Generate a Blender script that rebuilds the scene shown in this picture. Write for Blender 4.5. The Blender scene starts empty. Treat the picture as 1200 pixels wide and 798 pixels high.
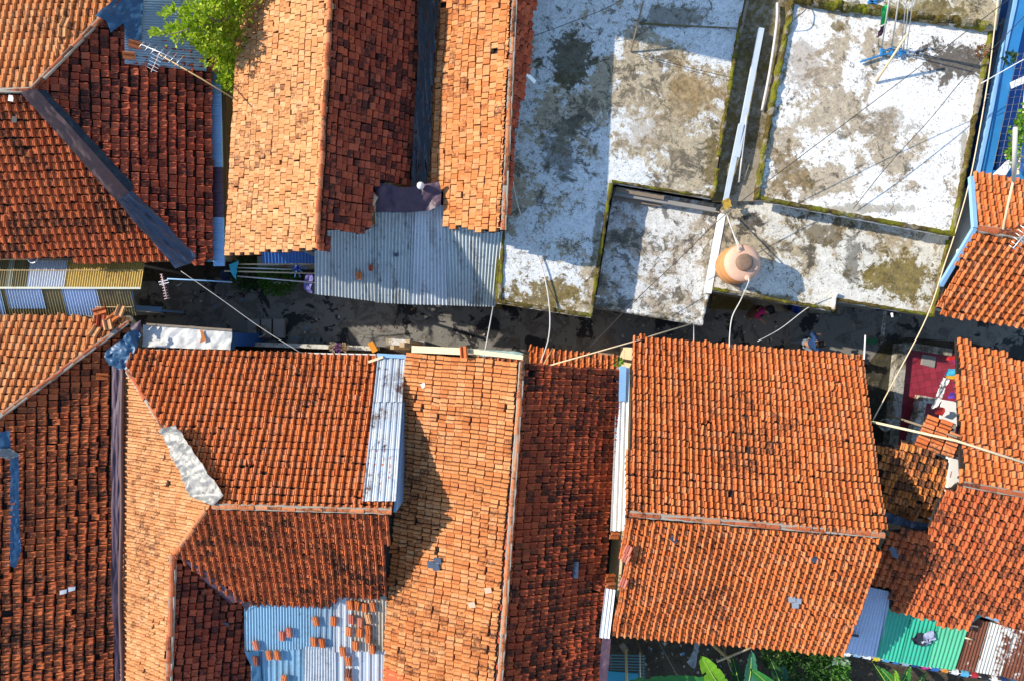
import bpy, bmesh, math, random
from mathutils import Vector, Matrix, noise
R = math.radians
SC = bpy.context.scene
COL = SC.collection
random.seed(7)
CAMH = 20.0      # drone height above the alley
FOC = 800.0      # focal length in photo pixels (24 mm lens, 1200 px wide)

# ------------------------------------------------------------------ survey helpers
def W(px, py, z):
    """point of the place seen at photo pixel px,py lying at height z"""
    k = (CAMH - z) / FOC
    return Vector(((px - 600) * k, (399 - py) * k, z))

class Plane:
    def __init__(s, a, b, c):
        s.a, s.b, s.c = W(*a), W(*b), W(*c)
        s.n = (s.b - s.a).cross(s.c - s.a).normalized()
        if s.n.z < 0: s.n = -s.n
        s.d = (Vector((0, 0, -1)) + s.n * s.n.z)
        s.d = s.d.normalized() if s.d.length > 1e-4 else Vector((0, -1, 0))
        s.u = s.d.cross(s.n)
    def at(s, px, py, off=0.0):
        o = Vector((0, 0, CAMH)); r = Vector(((px - 600) / FOC, (399 - py) / FOC, -1))
        p0 = s.a + s.n * off
        return o + r * ((p0 - o).dot(s.n) / r.dot(s.n))
    def z(s, x, y):
        return s.a.z - (s.n.x * (x - s.a.x) + s.n.y * (y - s.a.y)) / s.n.z
class Flat(Plane):
    def __init__(s, z): super().__init__((0, 0, z), (0, 700, z), (900, 0, z))

# ------------------------------------------------------------------ object helpers
def tag(o, label=None, cat=None, group=None, kind=None):
    if label: o['label'] = label
    if cat: o['category'] = cat
    if group: o['group'] = group
    if kind: o['kind'] = kind
    return o
def thing(name, label, cat, loc, group=None):
    o = bpy.data.objects.new(name, None); COL.objects.link(o); o.location = loc
    o.empty_display_size = .2
    return tag(o, label, cat, group)
def obj(name, V, F, m, parent=None, mi=None, smooth=False, tint=None, label=None):
    org = parent.matrix_local.translation.copy() if parent else None
    q = parent
    off = Vector((0, 0, 0))
    while q: off += q.location; q = q.parent
    if parent is None and len(V):
        mn = Vector((min(v[0] for v in V), min(v[1] for v in V), min(v[2] for v in V)))
        mx = Vector((max(v[0] for v in V), max(v[1] for v in V), max(v[2] for v in V)))
        off = Vector(((mn.x + mx.x) / 2, (mn.y + mx.y) / 2, mn.z))
    me = bpy.data.meshes.new(name)
    me.from_pydata([tuple(Vector(v) - off) for v in V], [], F)
    for mm in (m if isinstance(m, (list, tuple)) else [m]): me.materials.append(mm)
    if mi: me.polygons.foreach_set('material_index', mi)
    if smooth: me.polygons.foreach_set('use_smooth', [True] * len(F))
    if tint:
        at = me.attributes.new('tint', 'FLOAT_COLOR', 'FACE')
        at.data.foreach_set('color', [c for t in tint for c in (t[0], t[1], t[2], 1)])
    me.update()
    o = bpy.data.objects.new(name, me); COL.objects.link(o)
    if parent: o.parent = parent
    else: o.location = off
    if label: o['label'] = label
    return o
class MB:
    """mesh collector"""
    def __init__(s): s.V = []; s.F = []; s.M = []
    def add(s, V, F, mi=0):
        b = len(s.V); s.V += [Vector(v) for v in V]; s.F += [tuple(b + i for i in f) for f in F]; s.M += [mi] * len(F)
        return s
    def box(s, a, b, w, h, mi=0, up=Vector((0, 0, 1))):
        a, b = Vector(a), Vector(b); t = (b - a).normalized(); x = t.cross(up)
        if x.length < 1e-4: x = t.cross(Vector((1, 0, 0)))
        x.normalize(); y = x.cross(t)
        V = [p + x * sx * w / 2 + y * sy * h / 2 for p in (a, b) for sx, sy in ((-1, -1), (1, -1), (1, 1), (-1, 1))]
        return s.add(V, [(3, 2, 1, 0), (4, 5, 6, 7), (0, 1, 5, 4), (1, 2, 6, 5), (2, 3, 7, 6), (3, 0, 4, 7)], mi)
    def prism(s, poly, z0, z1, mi=0, top_mi=None):
        """poly: list of 3D points (top outline) ; extruded vertically z1 -> z0 (z1 None: keep own z)"""
        n = len(poly); P = [Vector(p) for p in poly]
        ar = sum(P[i].x * P[(i + 1) % n].y - P[(i + 1) % n].x * P[i].y for i in range(n))
        if ar < 0: P.reverse()
        T = [Vector((p.x, p.y, p.z if z1 is None else z1)) for p in P]
        B = [Vector((p.x, p.y, z0)) for p in P]
        s.add(T + B, [tuple(range(n))], mi if top_mi is None else top_mi)
        b = len(s.V) - 2 * n
        s.F.append(tuple(b + n + i for i in reversed(range(n)))); s.M.append(mi)
        for i in range(n):
            j = (i + 1) % n
            s.F.append((b + i, b + n + i, b + n + j, b + j)); s.M.append(mi)
        return s
    def tube(s, pts, r, k=6, mi=0, caps=True, r2=None):
        P = [Vector(p) for p in pts]; n = len(P); b = len(s.V); ref = Vector((.31, .17, .93))
        for i, p in enumerate(P):
            t = (P[min(i + 1, n - 1)] - P[max(i - 1, 0)]).normalized()
            x = t.cross(ref)
            if x.length < .05: x = t.cross(Vector((1, 0, 0)))
            x.normalize(); y = t.cross(x)
            rr = r if r2 is None else r + (r2 - r) * i / max(1, n - 1)
            for q in range(k):
                a = 2 * math.pi * q / k
                s.V.append(p + (x * math.cos(a) + y * math.sin(a)) * rr)
        for i in range(n - 1):
            for q in range(k):
                s.F.append((b + i * k + q, b + i * k + (q + 1) % k, b + (i + 1) * k + (q + 1) % k, b + (i + 1) * k + q)); s.M.append(mi)
        if caps:
            s.F.append(tuple(b + q for q in reversed(range(k)))); s.M.append(mi)
            s.F.append(tuple(b + (n - 1) * k + q for q in range(k))); s.M.append(mi)
        return s
    def lathe(s, c, prof, k=20, mi=0):
        c = Vector(c); b = len(s.V)
        for r, z in prof:
            for q in range(k):
                a = 2 * math.pi * q / k
                s.V.append(c + Vector((r * math.cos(a), r * math.sin(a), z)))
        for i in range(len(prof) - 1):
            for q in range(k):
                s.F.append((b + i * k + q, b + i * k + (q + 1) % k, b + (i + 1) * k + (q + 1) % k, b + (i + 1) * k + q)); s.M.append(mi)
        return s
    def build(s, name, m, parent=None, smooth=False, label=None):
        return obj(name, s.V, s.F, m, parent, s.M if isinstance(m, (list, tuple)) else None, smooth, None, label)

def curve(pts, per=6):
    """smooth Catmull-Rom through points"""
    P = [Vector(p) for p in pts]; out = []
    P = [P[0] * 2 - P[1]] + P + [P[-1] * 2 - P[-2]]
    for i in range(1, len(P) - 2):
        for k in range(per):
            t = k / per; a, b, c, d = P[i - 1], P[i], P[i + 1], P[i + 2]
            out.append(.5 * ((2 * b) + (c - a) * t + (2 * a - 5 * b + 4 * c - d) * t * t + (3 * b - a - 3 * c + d) * t ** 3))
    out.append(P[-2]); return out

# ------------------------------------------------------------------ materials
class N:
    def __init__(s, name, rough=.8, metal=0.0, spec=.3):
        s.m = bpy.data.materials.new(name); s.m.use_nodes = True; s.t = s.m.node_tree
        s.b = s.t.nodes['Principled BSDF']; s.b.inputs['Roughness'].default_value = rough
        s.b.inputs['Metallic'].default_value = metal
        s.b.inputs['Specular IOR Level'].default_value = spec
        g = s.t.nodes.new('ShaderNodeNewGeometry'); s.pos = g.outputs['Position']; s.geo = g
    def lk(s, a, b): s.t.links.new(a, b)
    def _set(s, sock, v):
        if hasattr(v, 'is_output'): s.lk(v, sock)
        else: sock.default_value = (v[0], v[1], v[2], 1) if isinstance(v, (tuple, list)) and sock.type == 'RGBA' else v
    def noise(s, sc, det=6, rough=.6, dist=0.0, vec=None, off=0.0):
        n = s.t.nodes.new('ShaderNodeTexNoise'); n.inputs['Scale'].default_value = sc
        n.inputs['Detail'].default_value = det; n.inputs['Roughness'].default_value = rough
        n.inputs['Distortion'].default_value = dist
        v = vec or s.pos
        if off:
            a = s.t.nodes.new('ShaderNodeVectorMath'); a.operation = 'ADD'; s.lk(v, a.inputs[0]); a.inputs[1].default_value = (off, off * 1.7, off * .3); v = a.outputs[0]
        s.lk(v, n.inputs['Vector']); return n.outputs['Fac']
    def scale(s, v, xyz):
        a = s.t.nodes.new('ShaderNodeVectorMath'); a.operation = 'MULTIPLY'; s.lk(v, a.inputs[0]); a.inputs[1].default_value = xyz
        return a.outputs[0]
    def ramp(s, f, lo, hi):
        r = s.t.nodes.new('ShaderNodeMapRange'); r.interpolation_type = 'SMOOTHSTEP'
        s._set(r.inputs[0], f); r.inputs[1].default_value = lo; r.inputs[2].default_value = hi
        return r.outputs[0]
    def math(s, op, a, b=0.0):
        r = s.t.nodes.new('ShaderNodeMath'); r.operation = op; r.use_clamp = op != 'SUBTRACT' and op != 'ADD'
        s._set(r.inputs[0], a); s._set(r.inputs[1], b); return r.outputs[0]
    def lin(s, terms, c):
        acc = None
        for v, k in terms:
            r = s.t.nodes.new('ShaderNodeMath'); r.operation = 'MULTIPLY_ADD'; s._set(r.inputs[0], v); r.inputs[1].default_value = k
            s._set(r.inputs[2], c if acc is None else acc); acc = r.outputs[0]
        return acc
    def mix(s, f, a, b):
        x = s.t.nodes.new('ShaderNodeMix'); x.data_type = 'RGBA'
        s._set(x.inputs[0], f); s._set(x.inputs[6], a); s._set(x.inputs[7], b); return x.outputs[2]
    def tint(s):
        a = s.t.nodes.new('ShaderNodeAttribute'); a.attribute_name = 'tint'
        p = s.t.nodes.new('ShaderNodeSeparateColor'); s.lk(a.outputs['Color'], p.inputs[0]); return p.outputs
    def bump(s, h, st=.4, dist=.02):
        b = s.t.nodes.new('ShaderNodeBump'); b.inputs['Strength'].default_value = st; b.inputs['Distance'].default_value = dist
        s.lk(h, b.inputs['Height']); s.lk(b.outputs[0], s.b.inputs['Normal'])
    def out(s, col, rough=None):
        s._set(s.b.inputs['Base Color'], col)
        if rough is not None: s._set(s.b.inputs['Roughness'], rough)
        return s.m

def tile_mat(name, a, b, dark, dirt=.5, pale=.15, pale_c=(.62, .36, .20), moss=0.0, off=0.0, tv=.22):
    n = N(name, .85, 0, .2); t = n.tint()
    c = n.mix(t[0], a, b)
    big = n.noise(.55, 5, .6, .4, off=off); fine = n.noise(11, 8, .75, .3, off=off); med = n.noise(2.2, 6, .7, .6, off=off + 3); sp = n.noise(30, 4, .6, off=off)
    c = n.mix(n.math('MULTIPLY', n.ramp(fine, .48, .70), .45), c, tuple(x * .5 for x in a))
    c = n.mix(n.math('MULTIPLY', n.ramp(n.math('ADD', n.math('MULTIPLY', med, .6), n.math('MULTIPLY', t[2], .4)), .50, .72), pale), c, pale_c)
    w = n.math('ADD', n.math('MULTIPLY', t[1], tv), n.math('ADD', n.math('MULTIPLY', big, .55), n.math('MULTIPLY', fine, .75)))
    c = n.mix(n.math('MULTIPLY', n.ramp(w, .92 - .25 * dirt + .5 * (tv - .22), 1.05 - .18 * dirt + .5 * (tv - .22)), .9), c, dark)
    c = n.mix(n.math('MULTIPLY', n.ramp(sp, .57, .66), .5), c, dark)
    if moss:
        c = n.mix(n.math('MULTIPLY', n.ramp(n.math('ADD', med, n.math('MULTIPLY', fine, .3)), .70, .85), moss), c, (.10, .10, .02))
    n.bump(fine, .6, .014)
    return n.out(c)
def concrete_mat(name, white, tan, black=.5, brown=.5, off=0.0, moss=0.0, scale=1.0, blobs=()):
    n = N(name, .9, 0, .15)
    big = n.noise(.42 * scale, 10, .68, .5, off=off); med = n.noise(1.3 * scale, 14, .78, .4, off=off + 5); fine = n.noise(7, 12, .78, .2, off=off); sp = n.noise(24, 6, .65, off=off)
    m2 = n.noise(2.2 * scale, 14, .78, .7, off=off + 11); m3 = n.noise(4.5 * scale, 12, .8, .5, off=off + 19)
    c = n.mix(n.ramp(fine, .38, .62), tuple(x * .74 for x in white), white)
    tn = n.mix(n.ramp(fine, .35, .65), tan, tuple(x * .5 for x in tan))
    c = n.mix(n.math('MULTIPLY', n.ramp(n.math('ADD', n.math('MULTIPLY', big, .52), n.math('ADD', n.math('MULTIPLY', med, .45), n.math('MULTIPLY', fine, .20))), .645 - .12 * brown, .665 - .115 * brown), .88), c, tn)
    bk = n.mix(sp, (.030, .028, .022), (.12, .10, .075))
    c = n.mix(n.math('MULTIPLY', n.ramp(n.math('ADD', n.math('MULTIPLY', m2, .8), n.math('MULTIPLY', big, .35)), .72 - .15 * black, .765 - .15 * black), .8), c, bk)
    c = n.mix(n.math('MULTIPLY', n.ramp(n.math('ADD', n.math('MULTIPLY', m3, .8), n.math('MULTIPLY', med, .35)), .70 - .10 * black, .74 - .10 * black), .7), c, n.mix(sp, (.06, .055, .045), (.22, .19, .15)))
    c = n.mix(n.math('MULTIPLY', n.ramp(sp, .58, .63), .75), c, (.07, .06, .045))
    for px, py, z, rx, ry, col, st in blobs:
        p = W(px, py, z); k = (CAMH - z) / FOC
        s1 = n.t.nodes.new('ShaderNodeVectorMath'); s1.operation = 'SUBTRACT'; n.lk(n.pos, s1.inputs[0]); s1.inputs[1].default_value = p
        s2 = n.scale(s1.outputs[0], (1 / (rx * k), 1 / (ry * k), 0)); s3 = n.t.nodes.new('ShaderNodeVectorMath'); s3.operation = 'LENGTH'; n.lk(s2, s3.inputs[0])
        f = n.lin([(m2, 3.0), (med, 1.6), (fine, 1.4), (s3.outputs['Value'], -1.0)], .62 - 3.0)
        c = n.mix(n.math('MULTIPLY', n.ramp(f, -.05, .16), st), c, n.mix(n.ramp(fine, .35, .65), col, tuple(x * .35 for x in col)))
    if moss:
        c = n.mix(n.math('MULTIPLY', n.ramp(n.math('ADD', n.math('MULTIPLY', big, .5), n.math('MULTIPLY', fine, .55)), .60 - .2 * moss, .70 - .2 * moss), .92), c, n.mix(sp, (.045, .036, .010), (.20, .15, .04)))
    dv = n.t.nodes.new('ShaderNodeTexNoise'); dv.inputs['Scale'].default_value = 1.6; dv.inputs['Detail'].default_value = 8; dv.inputs['Roughness'].default_value = .7; n.lk(n.pos, dv.inputs['Vector'])
    wv = n.t.nodes.new('ShaderNodeVectorMath'); wv.operation = 'MULTIPLY_ADD'; n.lk(dv.outputs['Color'], wv.inputs[0]); wv.inputs[1].default_value = (1.3, 1.3, 0); n.lk(n.pos, wv.inputs[2])
    vo = n.t.nodes.new('ShaderNodeTexVoronoi'); vo.feature = 'DISTANCE_TO_EDGE'; vo.inputs['Scale'].default_value = .42; n.lk(wv.outputs[0], vo.inputs['Vector'])
    c = n.mix(n.math('MULTIPLY', n.math('SUBTRACT', 1.0, n.ramp(vo.outputs['Distance'], .003, .010)), n.math('MULTIPLY', n.ramp(med, .44, .56), .85)), c, (.05, .045, .035))
    n.bump(fine, .6, .025)
    return n.out(c)
def moss_mat(name, off=0.0):
    n = N(name, 1, 0, .1); f = n.noise(9, 10, .75, .3, off=off); g = n.noise(32, 6, .65, off=off); h = n.noise(1.6, 6, .6, off=off)
    c = n.mix(n.ramp(f, .40, .62), (.12, .085, .022), (.035, .032, .012)); c = n.mix(n.math('MULTIPLY', n.ramp(h, .45, .58), .85), c, n.mix(g, (.06, .085, .006), (.26, .25, .02)))
    c = n.mix(n.ramp(n.math('ADD', n.math('MULTIPLY', g, .6), n.math('MULTIPLY', f, .4)), .53, .62), c, (.26, .20, .055)); c = n.mix(n.ramp(g, .60, .68), c, (.012, .012, .008))
    c = n.mix(n.math('MULTIPLY', n.ramp(n.noise(2.6, 9, .72, .4, off=off + 9), .53, .58), .8), c, n.mix(f, (.34, .30, .24), (.16, .13, .09)))
    n.bump(n.math('ADD', n.math('MULTIPLY', f, .6), n.math('MULTIPLY', g, .4)), 1.0, .05); return n.out(c)
def paint(name, c, rough=.6, var=.25, metal=0.0, spec=.3, dirt=.25, sc=3.0, dirt_c=(.06, .05, .04)):
    n = N(name, rough, metal, spec); f = n.noise(sc, 8, .65, .3); g = n.noise(sc * 7, 5, .6)
    k = n.mix(f, tuple(x * (1 - var) for x in c), tuple(min(1, x * (1 + var * .6)) for x in c))
    k = n.mix(n.math('MULTIPLY', n.ramp(n.math('ADD', n.math('MULTIPLY', f, .6), n.math('MULTIPLY', g, .4)), .55, .72), dirt), k, dirt_c)
    n.bump(g, .2, .01); return n.out(k)
def tin_mat(name, c, metal=.45, rough=.42, stain=.35, stain_c=(.10, .075, .05), rust=0.0, off=0.0, streak=(1.2, .25, 1)):
    n = N(name, rough, metal, .5); f = n.noise(1.4, 7, .65, .4, off=off, vec=n.scale(n.pos, streak)); g = n.noise(9, 8, .7, .2, off=off); h = n.noise(.9, 3, .5, off=off + 2)
    k = n.mix(h, tuple(x * .72 for x in c), c)
    k = n.mix(n.math('MULTIPLY', n.ramp(n.math('ADD', n.math('MULTIPLY', f, .7), n.math('MULTIPLY', g, .35)), .52, .66), stain), k, stain_c)
    k = n.mix(n.math('MULTIPLY', n.ramp(g, .60, .68), min(1, stain * 1.3)), k, (.09, .07, .055))
    if rust:
        k = n.mix(n.ramp(n.math('ADD', n.math('MULTIPLY', f, .55), n.math('MULTIPLY', g, .5)), .72 - .5 * rust, .78 - .5 * rust), k, n.mix(g, (.20, .055, .02), (.07, .025, .015)))
    n.bump(g, .15, .006); return n.out(k)
def leaf_mat(name, a, b, trans=.35):
    n = N(name, .5, 0, .35); t = n.tint(); c = n.mix(t[0], a, b)
    c = n.mix(n.math('MULTIPLY', t[1], .25), c, tuple(x * .5 for x in a))
    tr = n.t.nodes.new('ShaderNodeBsdfTranslucent'); n.lk(c, tr.inputs[0])
    mx = n.t.nodes.new('ShaderNodeMixShader'); mx.inputs[0].default_value = trans
    o = n.t.nodes['Material Output']; n.lk(n.b.outputs[0], mx.inputs[1]); n.lk(tr.outputs[0], mx.inputs[2]); n.lk(mx.outputs[0], o.inputs[0])
    return n.out(c)

M = {}
dk = (.055, .026, .017)
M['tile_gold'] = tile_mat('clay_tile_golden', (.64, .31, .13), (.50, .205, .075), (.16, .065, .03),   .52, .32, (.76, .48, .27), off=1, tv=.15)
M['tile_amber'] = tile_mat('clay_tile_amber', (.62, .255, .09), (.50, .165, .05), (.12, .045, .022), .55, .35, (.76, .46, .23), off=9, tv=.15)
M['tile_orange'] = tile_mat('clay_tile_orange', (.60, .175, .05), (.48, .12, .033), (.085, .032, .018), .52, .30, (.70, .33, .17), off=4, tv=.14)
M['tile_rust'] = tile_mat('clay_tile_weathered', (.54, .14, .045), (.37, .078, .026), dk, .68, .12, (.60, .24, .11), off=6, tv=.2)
M['tile_red'] = tile_mat('clay_tile_red', (.50, .105, .045), (.26, .045, .022), (.05, .02, .017), .62, .20, (.60, .20, .11), off=14, tv=.3)  # red clay, darkened so the east slopes carry shade in their colour
M['tile_moss_shade'] = tile_mat('clay_tile_mossy_shade', (.47, .09, .03), (.28, .046, .019), (.036, .018, .013), .80, .12, (.52, .17, .08), moss=.25, off=21, tv=.28)  # some moss, plus slope shade put into the darker base colours
M['cap'] = tile_mat('ridge_clay', (.46, .13, .05), (.36, .085, .035), dk, .8, .25, off=2)
M['cap_gold'] = tile_mat('ridge_clay_pale', (.58, .20, .08), (.44, .13, .045), dk, .75, .35, off=3)
M['tile_mottled'] = tile_mat('clay_tile_mottled', (.62, .22, .05), (.52, .15, .035), (.06, .03, .02), .95, .2, off=83)
M['mortar'] = paint('lime_mortar', (.36, .32, .26), .9, .5, dirt=.9, sc=9)
M['batten'] = paint('dark_batten_gap_shade', (.03, .02, .016), .9)  # underlay battens, and the shade painted into the gaps between tiles
M['con_white'] = concrete_mat('whitewashed_concrete', (.84, .83, .80), (.48, .38, .25), .50, .36, off=3, blobs=[(1118, 72, 3.42, 66, 38, (.11, .085, .06), .92), (925, 205, 3.42, 40, 50, (.30, .21, .10), .85), (945, 75, 3.42, 34, 60, (.44, .35, .26), .65), (1045, 145, 3.42, 44, 30, (.33, .26, .18), .6), (985, 30, 3.42, 18, 10, (.24, .17, .06), .85), (1010, 245, 3.42, 110, 9, (.26, .19, .08), .6), (1130, 180, 3.42, 9, 90, (.26, .19, .08), .6)])
M['con_patch'] = concrete_mat('stained_concrete', (.70, .72, .72), (.47, .37, .22), .78, .55, off=17, blobs=[(668, 70, 3.2, 48, 54, (.13, .11, .06), .92), (655, 175, 3.2, 44, 66, (.15, .14, .11), .7), (790, 20, 3.2, 74, 24, (.18, .16, .11), .75), (640, 345, 3.2, 80, 38, (.24, .175, .06), .95), (812, 105, 3.2, 46, 60, (.38, .26, .12), .75), (760, 150, 3.2, 64, 50, (.44, .35, .23), .6), (835, 190, 3.2, 14, 60, (.20, .15, .06), .8), (700, 290, 3.2, 10, 80, (.18, .14, .06), .7)])
M['con_low'] = concrete_mat('lower_terrace_concrete', (.68, .68, .65), (.46, .38, .27), .88, .48, off=31, scale=1.5, blobs=[(760, 372, 2.62, 70, 10, (.26, .22, .14), .7), (830, 310, 2.62, 14, 60, (.34, .27, .17), .6)])
M['con_moss'] = concrete_mat('mossy_concrete', (.70, .68, .61), (.47, .37, .22), .75, .60, off=44, blobs=[(1055, 328, 2.9, 72, 46, (.24, .18, .05), .95), (960, 270, 2.9, 60, 24, (.16, .115, .045), .8), (875, 262, 2.9, 34, 20, (.07, .06, .048), .85), (1090, 15, 3.56, 90, 30, (.26, .20, .08), .9), (1000, 300, 2.9, 16, 64, (.09, .08, .055), .7), (900, 350, 2.9, 70, 9, (.22, .17, .05), .8), (855, 325, 2.9, 20, 20, (.30, .22, .12), .7)])
M['con_dark'] = concrete_mat('dirty_concrete', (.34, .30, .23), (.22, .18, .11), .6, .7, off=52, moss=.55)
M['con_dark2'] = concrete_mat('grimy_kerb', (.42, .40, .36), (.28, .25, .19), .8, .5, off=71, scale=2)
M['ditch'] = concrete_mat('mossy_ditch', (.05, .05, .035), (.05, .045, .025), .8, .6, off=76, moss=.3)
M['moss'] = moss_mat('moss_rim', 60)
M['wall_white'] = paint('white_plaster', (.75, .73, .69), .85, .15, dirt=.35)
M['wall_cream'] = paint('cream_plaster', (.62, .50, .32), .85, .2, dirt=.4)
M['wall_grey'] = paint('grey_plaster', (.28, .27, .25), .9, .3, dirt=.5)
M['wall_blue'] = paint('blue_plaster', (.03, .12, .38), .7, .3, dirt=.3)
M['blue'] = paint('sky_blue_paint', (.03, .20, .46), .5, .35, dirt=.25)
M['blue_pale'] = paint('pale_blue_paint', (.24, .44, .68), .5, .25, dirt=.3)
M['tin'] = tin_mat('galvanised_tin', (.52, .57, .58), .35, .48, .62, streak=(2.4, .3, 1))
M['tin_pale'] = tin_mat('pale_tin', (.62, .66, .70), .3, .48, .42, off=5, rust=.08, streak=(2.4, .3, 1))
M['tin_blue'] = tin_mat('blue_grey_tin', (.30, .42, .52), .3, .5, .4, off=8)
M['tin_sky'] = tin_mat('sky_blue_tin', (.26, .46, .62), .25, .5, .40, off=11, rust=.07, streak=(2, .4, 1))
M['tin_deep'] = tin_mat('deep_blue_tin', (.03, .14, .42), .2, .45, .15, off=13)
M['tin_brown'] = tin_mat('brown_stained_tin', (.50, .45, .36), .3, .5, .55, (.16, .09, .04), off=15)
M['tin_silver'] = tin_mat('silver_box_tin', (.62, .65, .68), .4, .40, .75, (.10, .06, .04), rust=.26, off=22, streak=(1.1, .9, 1))
M['tin_green'] = tin_mat('green_painted_tin', (.03, .42, .27), .1, .45, .15, off=23)
M['tin_lime'] = tin_mat('pale_green_painted_tin', (.09, .48, .27), .1, .45, .15, off=24)
M['tin_rust'] = tin_mat('rusty_tin', (.55, .52, .48), .2, .7, .4, rust=.62, off=27)
M['tin_halfrust'] = tin_mat('half_rusted_tin', (.62, .60, .55), .25, .55, .35, rust=.36, off=29)
M['fib_yellow'] = tin_mat('yellow_fibreglass', (.66, .46, .12), 0, .5, .45, (.28, .15, .04), off=33)
M['fib_white'] = tin_mat('white_fibreglass', (.66, .70, .76), 0, .45, .12, off=35)
M['fib_blue'] = tin_mat('bluish_fibreglass', (.42, .56, .78), 0, .45, .12, off=36)
M['fib_brown'] = tin_mat('grimy_fibreglass', (.24, .19, .08), 0, .6, .6, (.05, .035, .02), off=37)
M['fib_cream'] = tin_mat('cream_fibreglass', (.55, .56, .42), 0, .5, .3, off=39)
M['tarp_black'] = paint('black_tarp', (.012, .018, .026), .22, .5, spec=.5, dirt=.1)
M['tarp_purple'] = paint('faded_purple_tarp', (.085, .05, .075), .5, .45, spec=.4, dirt=.25)
M['tarp_brown'] = paint('faded_brown_tarp', (.135, .075, .068), .6, .4, spec=.4, dirt=.3)
M['tarp_grey'] = paint('blue_grey_tarp', (.05, .07, .11), .33, .4, spec=.5, dirt=.1)
M['tarp_blue'] = paint('blue_tarp', (.03, .10, .20), .45, .5, spec=.4, dirt=.3)
M['foil'] = paint('silver_foil', (.21, .21, .205), .5, .55, metal=.15, spec=.5, dirt=.3)
M['white'] = paint('white_paint', (.78, .78, .77), .5, .1, dirt=.15)
M['pvc'] = paint('white_pvc', (.55, .53, .50), .45, .3, dirt=.35, sc=7)
M['bamboo'] = paint('bamboo', (.50, .34, .15), .55, .3, dirt=.3, sc=8)
M['bamboo_pale'] = paint('dry_bamboo', (.66, .52, .33), .55, .2, dirt=.2, sc=8)
M['wood'] = paint('weathered_wood', (.24, .19, .14), .85, .4, dirt=.4, sc=6)
M['wood_pale'] = paint('raw_timber', (.52, .36, .20), .8, .3, dirt=.2, sc=6)
M['wire'] = paint('black_cable', (.03, .03, .032), .6)
M['alu'] = paint('aluminium', (.62, .63, .64), .35, .1, metal=.7, dirt=.05)
M['pinkish'] = paint('pinkish_metal', (.62, .42, .40), .5, .1, dirt=.05)
M['dark'] = paint('dark_metal', (.05, .05, .055), .5)
M['tank'] = paint('orange_tank_plastic', (.56, .25, .09), .5, .25, dirt=.35, sc=4, dirt_c=(.22, .10, .05))
M['tank_top'] = paint('faded_tank_lid', (.62, .38, .27), .6, .2, dirt=.35, sc=6, dirt_c=(.30, .18, .12))
M['tank_lid'] = paint('grimy_tank_lid', (.24, .15, .10), .7, .6, dirt=.8, sc=9)
EXPO = 0.82
def inpoly(x, y, P):
    c = False; n = len(P)
    for i in range(n):
        x1, y1 = P[i]; x2, y2 = P[i - 1]
        if (y1 > y) != (y2 > y) and x < (x2 - x1) * (y - y1) / (y2 - y1) + x1: c = not c
    return c
def segd(x, y, a, b):
    dx, dy = b[0] - a[0], b[1] - a[1]; L = dx * dx + dy * dy
    t = max(0, min(1, ((x - a[0]) * dx + (y - a[1]) * dy) / L)) if L else 0
    return math.hypot(x - a[0] - t * dx, y - a[1] - t * dy)
G = -.03
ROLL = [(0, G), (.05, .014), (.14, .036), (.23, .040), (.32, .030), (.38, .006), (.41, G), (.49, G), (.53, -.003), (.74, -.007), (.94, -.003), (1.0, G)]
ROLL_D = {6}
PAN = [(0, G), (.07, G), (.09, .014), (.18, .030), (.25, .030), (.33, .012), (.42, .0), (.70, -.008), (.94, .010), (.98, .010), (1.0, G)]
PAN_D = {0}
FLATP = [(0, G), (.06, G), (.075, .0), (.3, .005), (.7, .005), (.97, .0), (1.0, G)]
FLAT_D = {0}

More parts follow.
